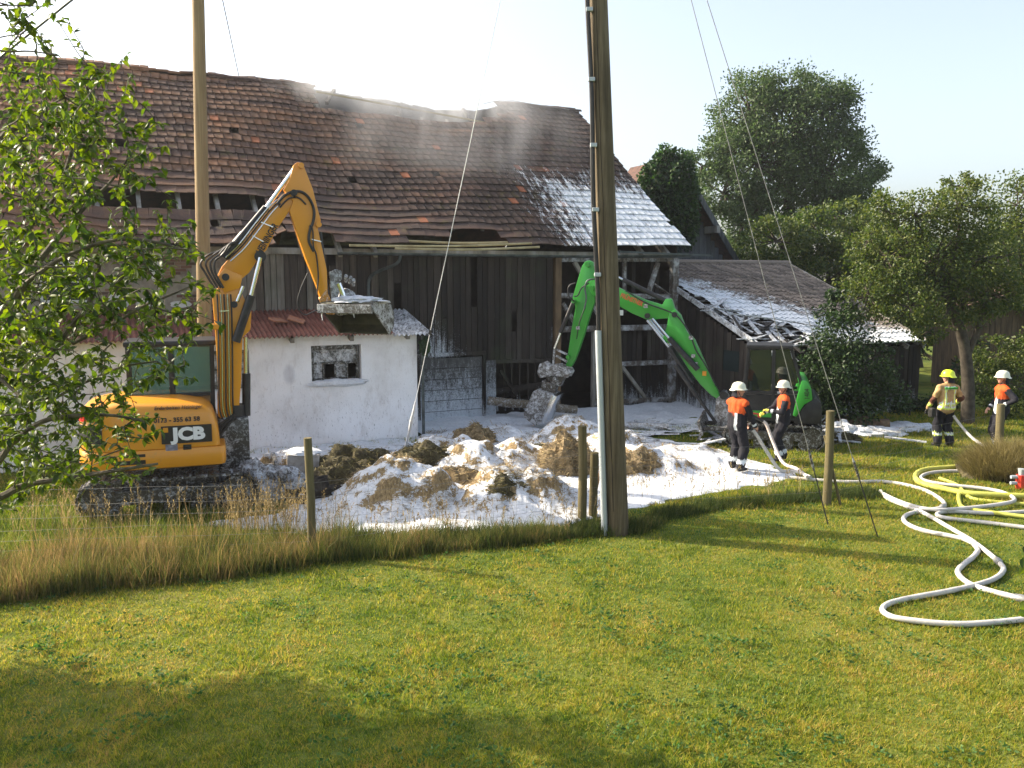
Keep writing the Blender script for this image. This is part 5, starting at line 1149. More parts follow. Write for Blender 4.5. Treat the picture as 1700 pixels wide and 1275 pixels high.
# ================================================================ hoses
M_hose = m_var('white_hose_jacket', (.36,.34,.31), (.52,.50,.46), 7, .8, 0, .4, 60, c3=(.46,.43,.39), bd=.004); M_hosey = m_var('yellow_hose_jacket', (.38,.38,.06), (.50,.50,.11), 5, .7, 0, .3, 60, bd=.004)
def hose(px, r, mat, label, z=0.0, couple=None, zs=None):
    pts = []
    for i, p in enumerate(px):
        z_ = (zs[i] if zs else 0)+r*.95+z; pts.append(G(p[0],p[1],z_))
    c = pts[0].copy(); c.z = 0; o = empty('fire_hose', c, 0, label, 'fire hose', 'fire hoses on the lawn')
    sp = smoothpath([p-c for p in pts], 9); q = MB(); q.tube(sp, [r*(1+.10*n1(i*.45, label.__len__()*.7)) for i in range(len(sp))], 10); q.build('hose', mat, o, smooth=True)
    for t_ in (couple or []):
        i = min(len(sp)-2, int(t_*len(sp))); d_ = (sp[i+1]-sp[i]).normalized(); q = MB(); q.tube([sp[i]-d_*.09,sp[i]-d_*.03,sp[i]+d_*.03,sp[i]+d_*.09], [r*1.25,r*1.5,r*1.5,r*1.25], 10); q.build('coupling', M_steelw, o, smooth=True)
    return o
hose([(1312,793),(1400,800),(1470,800),(1530,812),(1565,832),(1562,843),(1530,848),(1505,855),(1502,866),(1530,880),(1600,895),(1622,910),(1618,922),(1600,937),(1590,950),(1606,967),(1640,980),(1720,1000)], .037, M_hose, 'white hose winding from the foam in an S to the right edge of the lawn', couple=[.28,.98])
hose([(1462,815),(1478,830),(1530,850),(1580,878),(1620,902),(1660,935),(1664,950),(1640,965),(1580,980),(1500,995),(1470,1005),(1468,1017),(1500,1028),(1600,1036),(1720,1026)], .035, M_hose, 'white hose making the wide loop nearest the camera', z=.01, couple=[.35])
hose([(1467,820),(1500,835),(1550,846),(1620,842),(1680,833),(1676,822),(1640,812),(1560,803),(1530,795),(1540,786),(1580,782),(1640,784)], .034, M_hose, 'white hose with a tight bend around the yellow hose', z=.05)
hose([(1720,860),(1640,850),(1600,843),(1592,830),(1592,820)], .036, M_hosey, 'thin yellow hose running to the right edge below the thick one', z=.015)
hose([(1720,878),(1640,868),(1570,860),(1556,853),(1580,849),(1650,852),(1720,848)], .034, M_hose, 'white hose doubled back in a narrow hairpin by the right edge', z=.01)
hose([(1642,771),(1580,776),(1535,780),(1520,790),(1530,802),(1570,812),(1620,820),(1720,824)], .054, M_hosey, 'thick yellow hose curving in front of the right fence post', z=.03)
hose([(1720,838),(1660,834),(1610,826),(1590,806),(1560,794)], .034, M_hosey, 'pale yellow hose crossing under the thick yellow one', z=.0)
# hydrant divider at the right edge
p = G(1694,812); dv = empty('hose_divider', (p.x,p.y,0), 0, 'red and white hose divider standing at the right edge of the lawn', 'hose divider')
M_red = m_var('red_enamel',(.45,.03,.02),(.55,.05,.03),5,.4,0,.1)
q = MB(); q.tube([(0,0,0),(0,0,.28)], .09, 12); q.build('body', M_red, dv); q = MB()
for z_ in (.12,.24): q.tube([(-.2,0,z_),(.25,0,z_)], .035, 8)
q.tube([(0,0,.28),(0,0,.40)], [.05,.07], 10); q.build('outlets', M_cond, dv)
# ================================================================ grass
M_grass = m_leaf('lawn_grass', (.028,.060,.008), (.085,.125,.016), (.19,.19,.04), .30, .5, .9)
k = NT('lawn_blades'); g_ = k.n('ShaderNodeNewGeometry'); v = k.pos(); isl = g_.outputs['Random Per Island']
a_ = k.noise(v, .30, 3); b_ = k.noise(v, 1.5, 5, .65); c_ = k.noise(v, 7, 3)
f = k.math('ADD', k.math('ADD', k.math('MULTIPLY', a_, .30), k.math('MULTIPLY', b_, .45)), k.math('ADD', k.math('MULTIPLY', c_, .13), k.math('MULTIPLY', isl, .22)))
cc = k.ramp(f, [(.42, (.028,.070,.004)), (.485, (.095,.145,.006)), (.555, (.19,.205,.012)), (.635, (.285,.235,.032)), (.74, (.33,.20,.065))])
k.base(cc); k.set(.55, 0, .3); tr = k.n('ShaderNodeBsdfTranslucent'); mx = k.n('ShaderNodeMixShader'); hs = k.n('ShaderNodeHueSaturation'); hs.inputs['Value'].default_value = 2.1; k.l(cc, hs.inputs['Color']); k.l(hs.outputs[0], tr.inputs[0])
mx.inputs[0].default_value = .38; k.l(k.b.outputs[0], mx.inputs[1]); k.l(tr.outputs[0], mx.inputs[2]); k.l(mx.outputs[0], k.out.inputs[0]); M_lawn = k.m
NL = 430000
yy = 5.9*(26/5.9)**(RNG.uniform(0,1,NL)); xx = RNG.uniform(-1,1,NL)*(.66*yy+.4)
# keep off foam, buildings
def fastin(x, y, P_):
    c = np.zeros(len(x), bool); j = len(P_)-1
    for i in range(len(P_)):
        yi, yj, xi, xj = P_[i][1], P_[j][1], P_[i][0], P_[j][0]
        if yi != yj: c ^= ((yi > y) != (yj > y)) & (x < (xj-xi)*(y-yi)/(yj-yi)+xi)
        j = i
    return c
FPs = FP
inside = fastin(xx, yy, FPs); bs = (xx-G0[0])*be[0]+(yy-G0[1])*be[1]; bw = (xx-G0[0])*bn[0]+(yy-G0[1])*bn[1]
keep = ~inside & ~((bs < .3) & (bw > -3.3) & (bs > -9.2)) & ~((bs < -9) & (bw > -2.0)) & ~((bs > 0) & (bs < 6.2) & (bw > -4))
xx, yy = xx[keep], yy[keep]; n_ = len(xx)
fine = np.array([mnoise.noise(Vector((float(a)*2.3, float(b)*2.3, 0))) for a, b in zip(xx[:], yy[:])]) if n_ < 10 else (np.sin(xx*3.1+np.sin(yy*2.3))*np.sin(yy*2.7+np.cos(xx*1.9)))
h = RNG.uniform(.018,.050,n_)*(1+.35*fine); cln = np.fromiter((mnoise.noise(Vector((a*9., b*9., 1.))) for a, b in zip(xx.tolist(), yy.tolist())), float, n_); h *= np.clip(1+1.0*cln,.5,1.8)
h *= np.where(yy > 14.5, 1.8, 1.0); wd = .0035+.0008*yy
tag(blades('lawn_grass', np.stack([xx,yy,np.zeros(n_)],1), h, wd*RNG.uniform(.7,1.3,n_), RNG.normal(size=(n_,2))*.55, M_lawn, segs=1), kind='stuff')
# clover and weeds: small flat rosettes
nr = 1100; cx = []; dd = []
for i in range(nr):
    y = 6.2*(17/6.2)**rr.random(); x = rr.uniform(-1,1)*.62*y
    if fastin(np.array([x]), np.array([y]), FPs)[0] or n1(x*.6,y*.6,2.) < -.05: continue
    for j in range(rr.randint(5,12)):
        a_ = rr.uniform(0,6.28); r_ = rr.uniform(0,.09); cx.append((x+r_*math.cos(a_), y+r_*math.sin(a_), .035+rr.uniform(0,.02))); dd.append((math.cos(a_), math.sin(a_), rr.uniform(.1,.7)))
M_weed = m_leaf('weed_leaves', (.018,.055,.012), (.04,.10,.02), (.09,.15,.04), .3, .8, 2.)
tag(leafcloud('lawn_weeds', np.array(cx), np.array(dd), RNG.uniform(.025,.06,len(cx)), .014, M_weed), kind='stuff')
# tall dry grass along the fence
def tg_mat(name, stops, tr_=.3):
    k = NT(name); g_ = k.n('ShaderNodeNewGeometry'); v = k.pos(); isl = g_.outputs['Random Per Island']; sx = k.n('ShaderNodeSeparateXYZ'); k.l(v, sx.inputs[0])
    f = k.math('ADD', k.math('MULTIPLY', k.noise(v, 1.1, 4, .6), .55), k.math('ADD', k.math('MULTIPLY', isl, .35), k.math('MULTIPLY', sx.outputs[0], -.022)))
    f = k.math('ADD', f, k.math('MULTIPLY', sx.outputs[2], .22))
    c = k.ramp(f, stops); k.base(c); k.set(.6, 0, .25); t_ = k.n('ShaderNodeBsdfTranslucent'); mx = k.n('ShaderNodeMixShader'); hs = k.n('ShaderNodeHueSaturation'); hs.inputs['Value'].default_value = 2.0; k.l(c, hs.inputs['Color']); k.l(hs.outputs[0], t_.inputs[0])
    mx.inputs[0].default_value = tr_; k.l(k.b.outputs[0], mx.inputs[1]); k.l(t_.outputs[0], mx.inputs[2]); k.l(mx.outputs[0], k.out.inputs[0]); return k.m
M_tall = tg_mat('tall_fence_grass', [(.40,(.030,.050,.010)),(.52,(.075,.095,.018)),(.63,(.14,.125,.032)),(.75,(.22,.145,.055)),(.90,(.31,.20,.09))])
EDGE = [G(*p) for p in ((-160,1022),(0,1003),(120,985),(250,972),(400,958),(530,935),(650,925),(760,912),(860,905),(950,893),(1060,885),(1110,862),(1200,845),(1300,836),(1400,830),(1470,825))]
def edge_pt(t_): 
    x = t_*(len(EDGE)-1); i = min(int(x), len(EDGE)-2); return EDGE[i].lerp(EDGE[i+1], x-i)
NB = 52000; bb = []; hh = []; ln = []
while len(bb) < NB:
    t_ = rr.random(); e_ = edge_pt(t_); left = sm(.62, .1, t_); dep = .45+1.1*left; b2 = rr.random()**1.3*dep
    if t_ > .66 and rr.random() < .45: continue
    x, y = e_.x+rr.gauss(0,.08), e_.y+b2+rr.gauss(0,.07)-.16*max(0,n1(e_.x*2.1,7.))-.08*n1(e_.x*6,3.); cl = .5+.5*n1(x*1.7, y*1.7, 5.)
    h_ = (.10+.14*rr.random()+.30*left*rr.random()**1.5)*(.45+1.0*cl)
    if rr.random() < .12*(.4+left): h_ *= 1.7
    if t_ > .66: h_ *= .75
    bb.append((x,y,0)); hh.append(h_); ln.append((rr.gauss(.05,.28), rr.gauss(0,.28)))
tag(blades('tall_grass', np.array(bb), np.array(hh), RNG.uniform(.004,.011,NB), np.array(ln), M_tall), 'strip of tall dry golden grass growing along the fence', 'grass', kind='stuff')
# rough grass field behind the fence at left, and stems with seed heads
NB = 30000; bb = []; hh = []
while len(bb) < NB:
    px, py = rr.uniform(-60,900), rr.uniform(838,960); p = G(px, py)
    if inpoly(p.x, p.y, FPs) and rr.random() > .05: continue
    if p.y < edge_pt(min(1,max(0,(p.x+8)/14))).y: continue
    bb.append(tuple(p)); hh.append(rr.uniform(.05,.22)*(.7+.6*(n1(p.x,p.y)+.5)))
tag(blades('rough_grass', np.array(bb), np.array(hh), RNG.uniform(.006,.012,NB), RNG.normal(size=(NB,2))*.35, M_grass), kind='stuff')
NB = 620; bb = []; hh = []
for i in range(NB):
    px = rr.choice([rr.uniform(20,560), rr.uniform(380,500), rr.uniform(560,1330)]); b_ = G(px, rr.uniform(862,905) if px < 1000 else rr.uniform(800,835)); 
    bb.append(tuple(b_)); hh.append(rr.uniform(.35,.85) if px < 560 else rr.uniform(.2,.5))
bb = np.array(bb); hh = np.array(hh); lean = RNG.normal(size=(NB,2))*.18
M_stem = m_leaf('dry_stems', (.13,.095,.04), (.24,.18,.08), (.36,.28,.14), .2, .7)
tag(blades('grass_stems', bb, hh, np.full(NB,.009), lean, M_stem), kind='stuff')
cs = []; ds_ = []
for i in range(NB):
    for j in range(7): t_ = .72+.045*j; cs.append(bb[i]+np.array((lean[i,0]*hh[i]*t_, lean[i,1]*hh[i]*t_, hh[i]*t_))); ds_.append((rr.gauss(0,.6),rr.gauss(0,.6),1))
tag(leafcloud('seed_heads', np.array(cs), np.array(ds_), .045, .008, M_stem), kind='stuff')
# brown grass mound at the right edge
p = G(1672,800); gm_ = empty('dry_grass_tussock', (p.x,p.y+.4,0), 0, 'brown tussock of cut grass piled at the right edge by the fence post', 'tussock')
lump('mound', (0.3,0,0),(.95,.6,.55), m_core_d, gm_, 44, n=(36,18)); n_ = 9000
u = RNG.normal(size=(n_,3)); u[:,2] = abs(u[:,2]); u /= np.linalg.norm(u,axis=1,keepdims=True); b_ = u*np.array((.95,.6,.55))+np.array((.3,0,0))
M_tuss = m_leaf('tussock_blades', (.08,.07,.02), (.17,.14,.05), (.28,.23,.10), .2, .6)
q = blades('stalks', b_*.92, RNG.uniform(.12,.42,n_), np.full(n_,.008), u[:,:2]*.7+RNG.normal(size=(n_,2))*.4-np.array((.1,0)), M_tuss, gm_); q['kind'] = 'stuff'
# ================================================================ people
def capsule(q, p0, r0, p1, r1, n=10, rings=4):
    p0, p1 = Vector(p0), Vector(p1); d = p1-p0
    if d.length < 1e-6: d = Vector((0,0,1e-4)); p1 = p0+d
    t = d.normalized(); a = Vector((0,0,1)) if abs(t.z) < .9 else Vector((1,0,0)); x = t.cross(a).normalized(); y = t.cross(x)
    pr = [(p0-t*r0*math.cos(math.pi/2*k/rings), r0*math.sin(math.pi/2*k/rings)) for k in range(rings+1)]
    pr += [(p1+t*r1*math.sin(math.pi/2*k/rings), r1*math.cos(math.pi/2*k/rings)) for k in range(rings+1)]
    b = len(q.v)
    for c, r in pr: q.v += [tuple(c+(x*math.cos(2*math.pi*k/n)+y*math.sin(2*math.pi*k/n))*max(r,1e-4)) for k in range(n)]
    m = len(pr); fs = [(b+i*n+k, b+i*n+(k+1)%n, b+(i+1)*n+(k+1)%n, b+(i+1)*n+k) for i in range(m-1) for k in range(n)]
    fs += [tuple(b+k for k in range(n-1,-1,-1)), tuple(b+(m-1)*n+k for k in range(n))]; q.f += fs; q.m += [0]*len(fs)
def ik(s, h, l1, l2, pole):
    d = h-s; L = min(d.length, (l1+l2)*.995); t = d.normalized(); a = (l1*l1-l2*l2+L*L)/(2*L); hh = math.sqrt(max(0, l1*l1-a*a))
    pv = (pole-t*pole.dot(t)).normalized(); return s+t*a+pv*hh, s+t*L
def cloth(name, c, rough=.85): return m_var(name, tuple(x*.75 for x in c), tuple(min(1,x*1.2) for x in c), 9, rough, 0, .25, 40, bd=.004)
C_navy = cloth('navy_cloth', (.007,.007,.013)); C_org = cloth('orange_cloth', (.62,.085,.012)); C_tan = cloth('tan_cloth', (.42,.27,.12)); C_sil = NT('reflective_tape'); C_sil.base((.62,.66,.68)); C_sil = C_sil.set(.4)
C_lime = NT('lime_tape'); C_lime.base((.62,.78,.12)); C_lime = C_lime.set(.45); C_skin = m_var('skin', (.40,.21,.15), (.48,.27,.19), 12, .55, 0, 0); C_boot = m_var('boot_leather', (.012,.012,.012), (.03,.028,.025), 12, .5, 0, .1)
C_glv = cloth('yellow_glove', (.60,.55,.08)); C_hair = m_var('brown_hair', (.03,.02,.012), (.06,.04,.025), 20, .7, 0, .3)
C_helm = m_var('cream_helmet', (.66,.66,.50), (.74,.74,.60), 9, .3, 0, 0); C_hely = m_var('lime_helmet', (.62,.75,.03), (.70,.82,.06), 9, .3, 0, 0); C_eye = NT('eye_dark'); C_eye.base((.01,.01,.01)); C_eye = C_eye.set(.2)
C_rbr = cloth('red_brown_sleeve', (.10,.035,.02))
MATS = [C_navy, C_org, C_tan, C_sil, C_lime, C_skin, C_boot, C_glv, C_rbr]
NAVY, ORG, TAN, SIL, LIME, SKIN, BOOT, GLV, RBR = range(9)
def person(loc, heading, style, hands, label, feet=((.0,.13,0),(.0,-.13,0)), head_yaw=0, lean=0., H=1.78, gloves=False, hemz=.86):
    """local frame: x forward, y left"""
    q = MB(); seg = []
    def cap(nm, p0, r0, p1, r1, **kw): capsule(q, p0, r0, p1, r1); seg.append((nm, Vector(p0), r0, Vector(p1), r1))
    lx = lambda z: lean*(z-.9)
    for sg in (1,-1):
        fx, fy, fz = feet[0] if sg > 0 else feet[1]
        hip = Vector((0,.095*sg,.90)); ank = Vector((fx,fy,.10+fz)); kn, ank = ik(hip, ank, .42, .42, Vector((1,0,0)))
        cap('leg', hip, .118, kn, .104); cap('leg', kn, .102, ank+Vector((0,0,.02)), .100); cap('boot', ank, .06, ank+Vector((0,0,-.03)), .055)
        cap('boot', ank+Vector((-.04,0,-.055)), .045, ank+Vector((.15,.02*sg,-.065)), .036)
    for sg in (1,-1):
        cap('torso', (0,.07*sg,hemz+.06), .145, (lx(1.15),.065*sg,1.15), .130); cap('torso', (lx(1.15),.065*sg,1.15), .13, (lx(1.36),.09*sg,1.36), .12)
        cap('shoulder', (lx(1.42),.03*sg,1.44), .085, (lx(1.42),.165*sg,1.415), .078)
    cap('torso', (0,0,hemz+.06), .16, (lx(1.4),0,1.38), .13); cap('neck', (lx(1.45),0,1.45), .07, (lx(1.55)+.01,0,1.55), .058)
    hc = Vector((lx(1.66)+.02, 0, 1.655)); Rz = Matrix.Rotation(math.radians(head_yaw), 3, 'Z'); hp = lambda x, y, z: hc+Rz@Vector((x,y,z))
    cap('head', hp(-.01,0,.03), .098, hp(.0,0,.0), .094); cap('head', hp(.02,0,-.02), .075, hp(.045,0,-.085), .045); cap('head', hp(.092,0,-.005), .012, hp(.112,0,-.035), .016)
    for sg in (1,-1): cap('head', hp(-.005,.093*sg,.0), .018, hp(-.01,.095*sg,-.03), .013); cap('head', hp(.07,.035*sg,.025), .022, hp(.075,.02*sg,.028), .018)
    cap('head', hp(.085,-.02,-.062), .011, hp(.085,.02,-.062), .011)
    for sg, ht in ((1, hands[0]), (-1, hands[1])):
        sh = Vector((lx(1.42),.195*sg,1.40)); tgt = Vector(ht[:3]); pole_ = Vector(ht[3]) if len(ht) > 3 else Vector((-.4,sg*.6,-.8))
        el, wr = ik(sh, tgt, .30, .27, pole_); cap('arm', sh, .080, el, .064); cap('arm', el, .062, wr, .046)
        d = (wr-el).normalized(); side = d.cross(Vector((0,0,1))); side = side.normalized() if side.length > .1 else Vector((0,1,0)); up = side.cross(d)
        cap('hand', wr, .033, wr+d*.075, .034)
        if len(ht) > 4 and ht[4]: cap('hand', wr+d*.03+side*.012, .03, wr+d*.075+side*.012, .03); cap('hand', wr+d*.03-side*.012, .03, wr+d*.075-side*.012, .03)
        for j, L_ in enumerate((.065,.075,.070,.055)):
            o = wr+d*.085+side*(.030-.020*j); m_ = o+d*L_*.55-up*.012; cap('hand', o, .0115, m_, .0105); cap('hand', m_, .0105, m_+d*L_*.25-up*L_*.5, .0095)
        o = wr+d*.03+side*.035*sg; cap('hand', o, .013, o+d*.04+side*.025*sg-up*.01, .012)
    me = q.mesh('person_src', MATS); o = bpy.data.objects.new('person_src', me); col.objects.link(o)
    m = o.modifiers.new('r', 'REMESH'); m.mode = 'VOXEL'; m.voxel_size = .011
    m = o.modifiers.new('s', 'SMOOTH'); m.factor = .6; m.iterations = 3
    m = o.modifiers.new('d', 'DECIMATE'); m.ratio = .35
    dg = bpy.context.evaluated_depsgraph_get(); me2 = bpy.data.meshes.new_from_object(o.evaluated_get(dg)); bpy.data.objects.remove(o)
    me2.name = 'body'; me2.materials.clear(); [me2.materials.append(x) for x in MATS]
    A = np.array([s_[1][:] for s_ in seg]); B = np.array([s_[3][:] for s_ in seg]); r0 = np.array([s_[2] for s_ in seg]); r1 = np.array([s_[4] for s_ in seg])
    nf = len(me2.polygons); ce = np.empty(nf*3); me2.polygons.foreach_get('center', ce); ce = ce.reshape(-1,3)
    AB = B-A; den = (AB**2).sum(1)+1e-9; T = np.clip(((ce[:,None,:]-A[None])*AB[None]).sum(2)/den, 0, 1)
    dd = np.linalg.norm(ce[:,None,:]-(A[None]+T[:,:,None]*AB[None]), axis=2)-(r0+(r1-r0)*T); bi = dd.argmin(1)
    idx = np.zeros(nf, np.int32)
    # cloth folds
    for f in range(nf):
        nm = seg[bi[f]][0]; t = T[f,bi[f]]; c = ce[f]; idx[f] = style(nm, t, c, bi[f], seg)
    me2.polygons.foreach_set('material_index', idx); me2.polygons.foreach_set('use_smooth', np.ones(nf, bool))
    vv = np.empty(len(me2.vertices)*3); me2.vertices.foreach_get('co', vv); vv = vv.reshape(-1,3); nn = np.empty_like(vv).ravel(); me2.vertices.foreach_get('normal', nn); nn = nn.reshape(-1,3)
    for i in range(len(vv)):
        if vv[i,2] < 1.48 and vv[i,2] > .12: 
            a_ = mnoise.noise(Vector((vv[i,0]*7+loc[0], vv[i,1]*7, vv[i,2]*11))); vv[i] += nn[i]*.022*a_
    me2.vertices.foreach_set('co', vv.ravel()); me2.update()
    e = empty('person', (loc[0],loc[1],loc[2] if len(loc) > 2 else .04), math.radians(heading), label, 'person'); sc_ = H/1.78; e.scale = (sc_,sc_,sc_)
    link('body', me2, e)
    for sg in (1,-1): x = MB(); x.lathe([(0,-.009),(.008,-.004),(.009,0),(.008,.004),(0,.009)], hp(.088,.034*sg,.012), 8); x.build('eye', C_eye, e, weld=True)
    e['_'] = 0; del e['_']
    return e, hc, Rz
def helmet(e, hc, Rz, mat, yellow=False, neck=True):
    q = MB(); n = 22
    prof = [(.150,-.012),(.138,.012),(.132,.05),(.118,.092),(.088,.125),(.045,.142),(0,.147)]
    vs = []; 
    for k, (r, z) in enumerate(prof):
        for i in range(n):
            a = 2*math.pi*i/n; ex = 1.12 if k == 0 and math.cos(a) > .3 else (1.16 if k == 0 and math.cos(a) < -.4 else 1.0)
            vs.append(Vector((r*ex*math.cos(a)*1.08, r*ex*math.sin(a)*.92, z+(-.02 if k == 0 and math.cos(a) < -.4 else 0))))
    vs = [hc+Rz@(v+Vector((-.005,0,.025))) for v in vs]
    q.add(vs, [(k*n+i, k*n+(i+1)%n, (k+1)*n+(i+1)%n, (k+1)*n+i) for k in range(len(prof)-1) for i in range(n)])
    h = q.build('helmet', mat, e, weld=True, smooth=True)
    q = MB(); rd = [hc+Rz@Vector(((-.03 if y else -.05)*1.+.035*abs(z)/.1, .098*sg, z)) for sg, y, z in ((1,0,.02),(1,0,-.05),(1,1,-.10))]
    q.tube([hc+Rz@Vector((-.01,.097,.02)), hc+Rz@Vector((.02,.085,-.05)), hc+Rz@Vector((.045,.03,-.128)), hc+Rz@Vector((.045,-.03,-.128)), hc+Rz@Vector((.02,-.085,-.05)), hc+Rz@Vector((-.01,-.097,.02))], .007, 5); q.build('chin_strap', C_boot, e)
    if neck:
        q = MB(); vs = []
        for r, z in ((.128,.02),(.135,-.06),(.150,-.13)):
            for i in range(13): a = math.radians(95+170*i/12); vs.append(hc+Rz@Vector((r*math.cos(a), r*math.sin(a)*.9, z)))
        q.add(vs, [(k*13+i,k*13+i+1,(k+1)*13+i+1,(k+1)*13+i) for k in range(2) for i in range(12)]); q.build('neck_flap', C_navy, e, smooth=True)
    return h
def st_orange(stripe_y=(-.05,.05), back=True, sleeves=False):
    def f(nm, t, c, i, seg):
        x, y, z = c
        if nm == 'head': return SKIN
        if nm == 'neck': return NAVY if z < 1.53 else SKIN
        if nm == 'hand': return SKIN
        if nm == 'boot': return BOOT
        if nm == 'leg': return SIL if (z < .25 and z > .17) else (BOOT if z < .10 else NAVY)
        if nm == 'arm':
            s1 = seg[i][2] < .07
            if s1 and .72 < t < .90: return SIL
            if not s1 and t < .10: return ORG
            return NAVY
        if nm == 'shoulder': return ORG
        if z > 1.20: return ORG
        if stripe_y[0] < y < stripe_y[1] and .84 < z <= 1.19: return SIL
        if abs(z-.80) < .02: return NAVY
        return NAVY
    return f
def st_tan(nm, t, c, i, seg):
    x, y, z = c
    if nm == 'head': return SKIN
    if nm == 'neck': return TAN if z < 1.54 else SKIN
    if nm == 'hand': return BOOT
    if nm == 'boot': return BOOT
    if nm == 'leg':
        if .27 < z < .34: return LIME if z < .285 or z > .325 else SIL
        if z < .12: return BOOT
        return NAVY
    if nm == 'arm':
        s1 = seg[i][2] < .07
        if not s1 and t > .80: return RBR
        if s1 and t < .35: return RBR
        if s1 and .45 < t < .75: return LIME
        return TAN
    if x < .02:
        if .90 < z < .94 or .99 < z < 1.03: return LIME
        if .94 <= z <= .965 or 1.03 <= z < 1.06: return SIL
        if z < .99: return TAN
        if 1.06 < z < 1.40 and .085 < abs(y) < .135: return LIME if abs(y) < .10 or abs(y) > .12 else SIL
        if 1.36 < z < 1.44 and abs(y) < .135: return SIL
    return TAN
pA = G(1221,786); pB = G(1297,768); pC = G(1567,741); pD_ = G(1657,748)
# A: seen from behind left, looking right, both hands low on the hose at his right
hdA = 35
e, hc, Rz = person((pA.x,pA.y,.08), hdA, st_orange((-.095,-.035)), [(.30,.05,.95),(.33,-.22,.86,(-.3,-.5,-.8),1)], 'firefighter in cream helmet and orange yoke at left, holding a hose low and looking right', feet=((.07,.13,0),(-.05,-.16,0)), head_yaw=-62, H=1.80)
helmet(e, hc, Rz, C_helm)
# B: facing left, holding the nozzle
hdB = 175
e, hc, Rz = person((pB.x,pB.y,.05), hdB, st_orange((-.02,.09)), [(.33,.16,1.16,(-.5,.5,-.7),1),(.42,-.02,1.08)], 'firefighter in cream helmet facing left with yellow gloves on a red nozzle', feet=((.08,.12,0),(-.06,-.12,0)), head_yaw=25, H=1.74)
for p in e.children:
    if p.name.startswith('body'):
        m = p.data; m.materials[SKIN] = C_skin
        for f in m.polygons:
            if f.material_index == SKIN and f.center.z < 1.4: f.material_index = GLV
helmet(e, hc, Rz, C_helm)
# C: tan jacket, back to camera, looking left
hdC = 98
e, hc, Rz = person((pC.x,pC.y,.0), hdC, st_tan, [(.20,.33,.90,(-.6,.6,-.3)),(.16,-.30,.98,(-.7,-.6,-.2))], 'firefighter in tan coat and lime helmet seen from behind with lettering on the back', feet=((.03,.15,0),(-.02,-.13,0)), head_yaw=55, H=1.82, hemz=.86)
helmet(e, hc, Rz, C_hely)
text_part('FEUERWEHR', .072, M_grn, e, (-.142,0,1.40), (math.pi/2, .0, -math.pi/2), ext=.012, bold=.001, sx=.8)
q = MB(); q.box((-.0,.36,.82),(.16,.12,.22)); q.build('tool_bag', C_boot, e, bevel=.03)
# D
hdD = 172
e, hc, Rz = person((pD_.x,pD_.y,.0), hdD, st_orange((-.02,.10)), [(.10,.30,1.08,(-.8,.5,.1)),(.16,-.22,.95)], 'firefighter in cream helmet with dark sleeves standing behind the rightmost fence post', feet=((.03,.12,0),(-.04,-.12,0)), head_yaw=8, H=1.86)
helmet(e, hc, Rz, C_helm)
# hoses in their hands
def hose3(px, mat, label, r=.034, **kw):
    pts = [G(a, b, 0) if d is None else D(a, b, d) for a, b, d in px]; pts = [Vector((p.x,p.y,max(p.z, .10))) for p in pts]
    c = Vector((pts[-1].x, pts[-1].y, 0)); o = empty('fire_hose', c, 0, label, 'fire hose', 'fire hoses held by firefighters'); q = MB(); q.tube(smoothpath([p-c for p in pts], 6), r, 10); q.build('hose', mat, o, smooth=True); return o, c, pts
hose3([(1250,714,pA.y-.02),(1256,722,pA.y-.04),(1272,748,17.2),(1295,780,17.1),(1318,795,17.0),(1345,800,None)], M_hose, 'white hose in the left firefighter\'s hand running down to the right')
o, c, pts = hose3([(1266,699,pB.y-.15),(1273,706,pB.y-.15),(1284,735,18.0),(1300,768,17.7),(1322,790,17.2),(1340,800,None)], m_var('pink_white_hose',(.55,.44,.38),(.68,.62,.58),7,.8), 'pinkish hose hanging from the nozzle to the foam')
nz = empty('nozzle', D(1262,697,pB.y-.15), 0, 'red and black branch pipe nozzle held by the firefighter with yellow gloves', 'nozzle'); p0 = D(1262,697,pB.y-.15)
a_ = D(1244,687,pB.y-.15)-p0; q = MB(); q.tube([Vector((.06,0,-.03)), a_*.25, a_], [.035,.035,.022], 10); q.build('barrel', M_blk, nz); q = MB(); q.tube([a_*.10+Vector((0,0,.03)), a_*.2+Vector((.0,0,.10)), a_*.7+Vector((0,0,.05))], .022, 6); q.build('handle', M_red, nz)
hose3([(1583,690,pC.y-.1),(1590,700,pC.y-.15),(1605,718,19.7),(1622,733,19.4),(1645,745,19.2),(1662,752,None)], M_hose, 'white hose hanging from the tan firefighter\'s hip to the fence post')
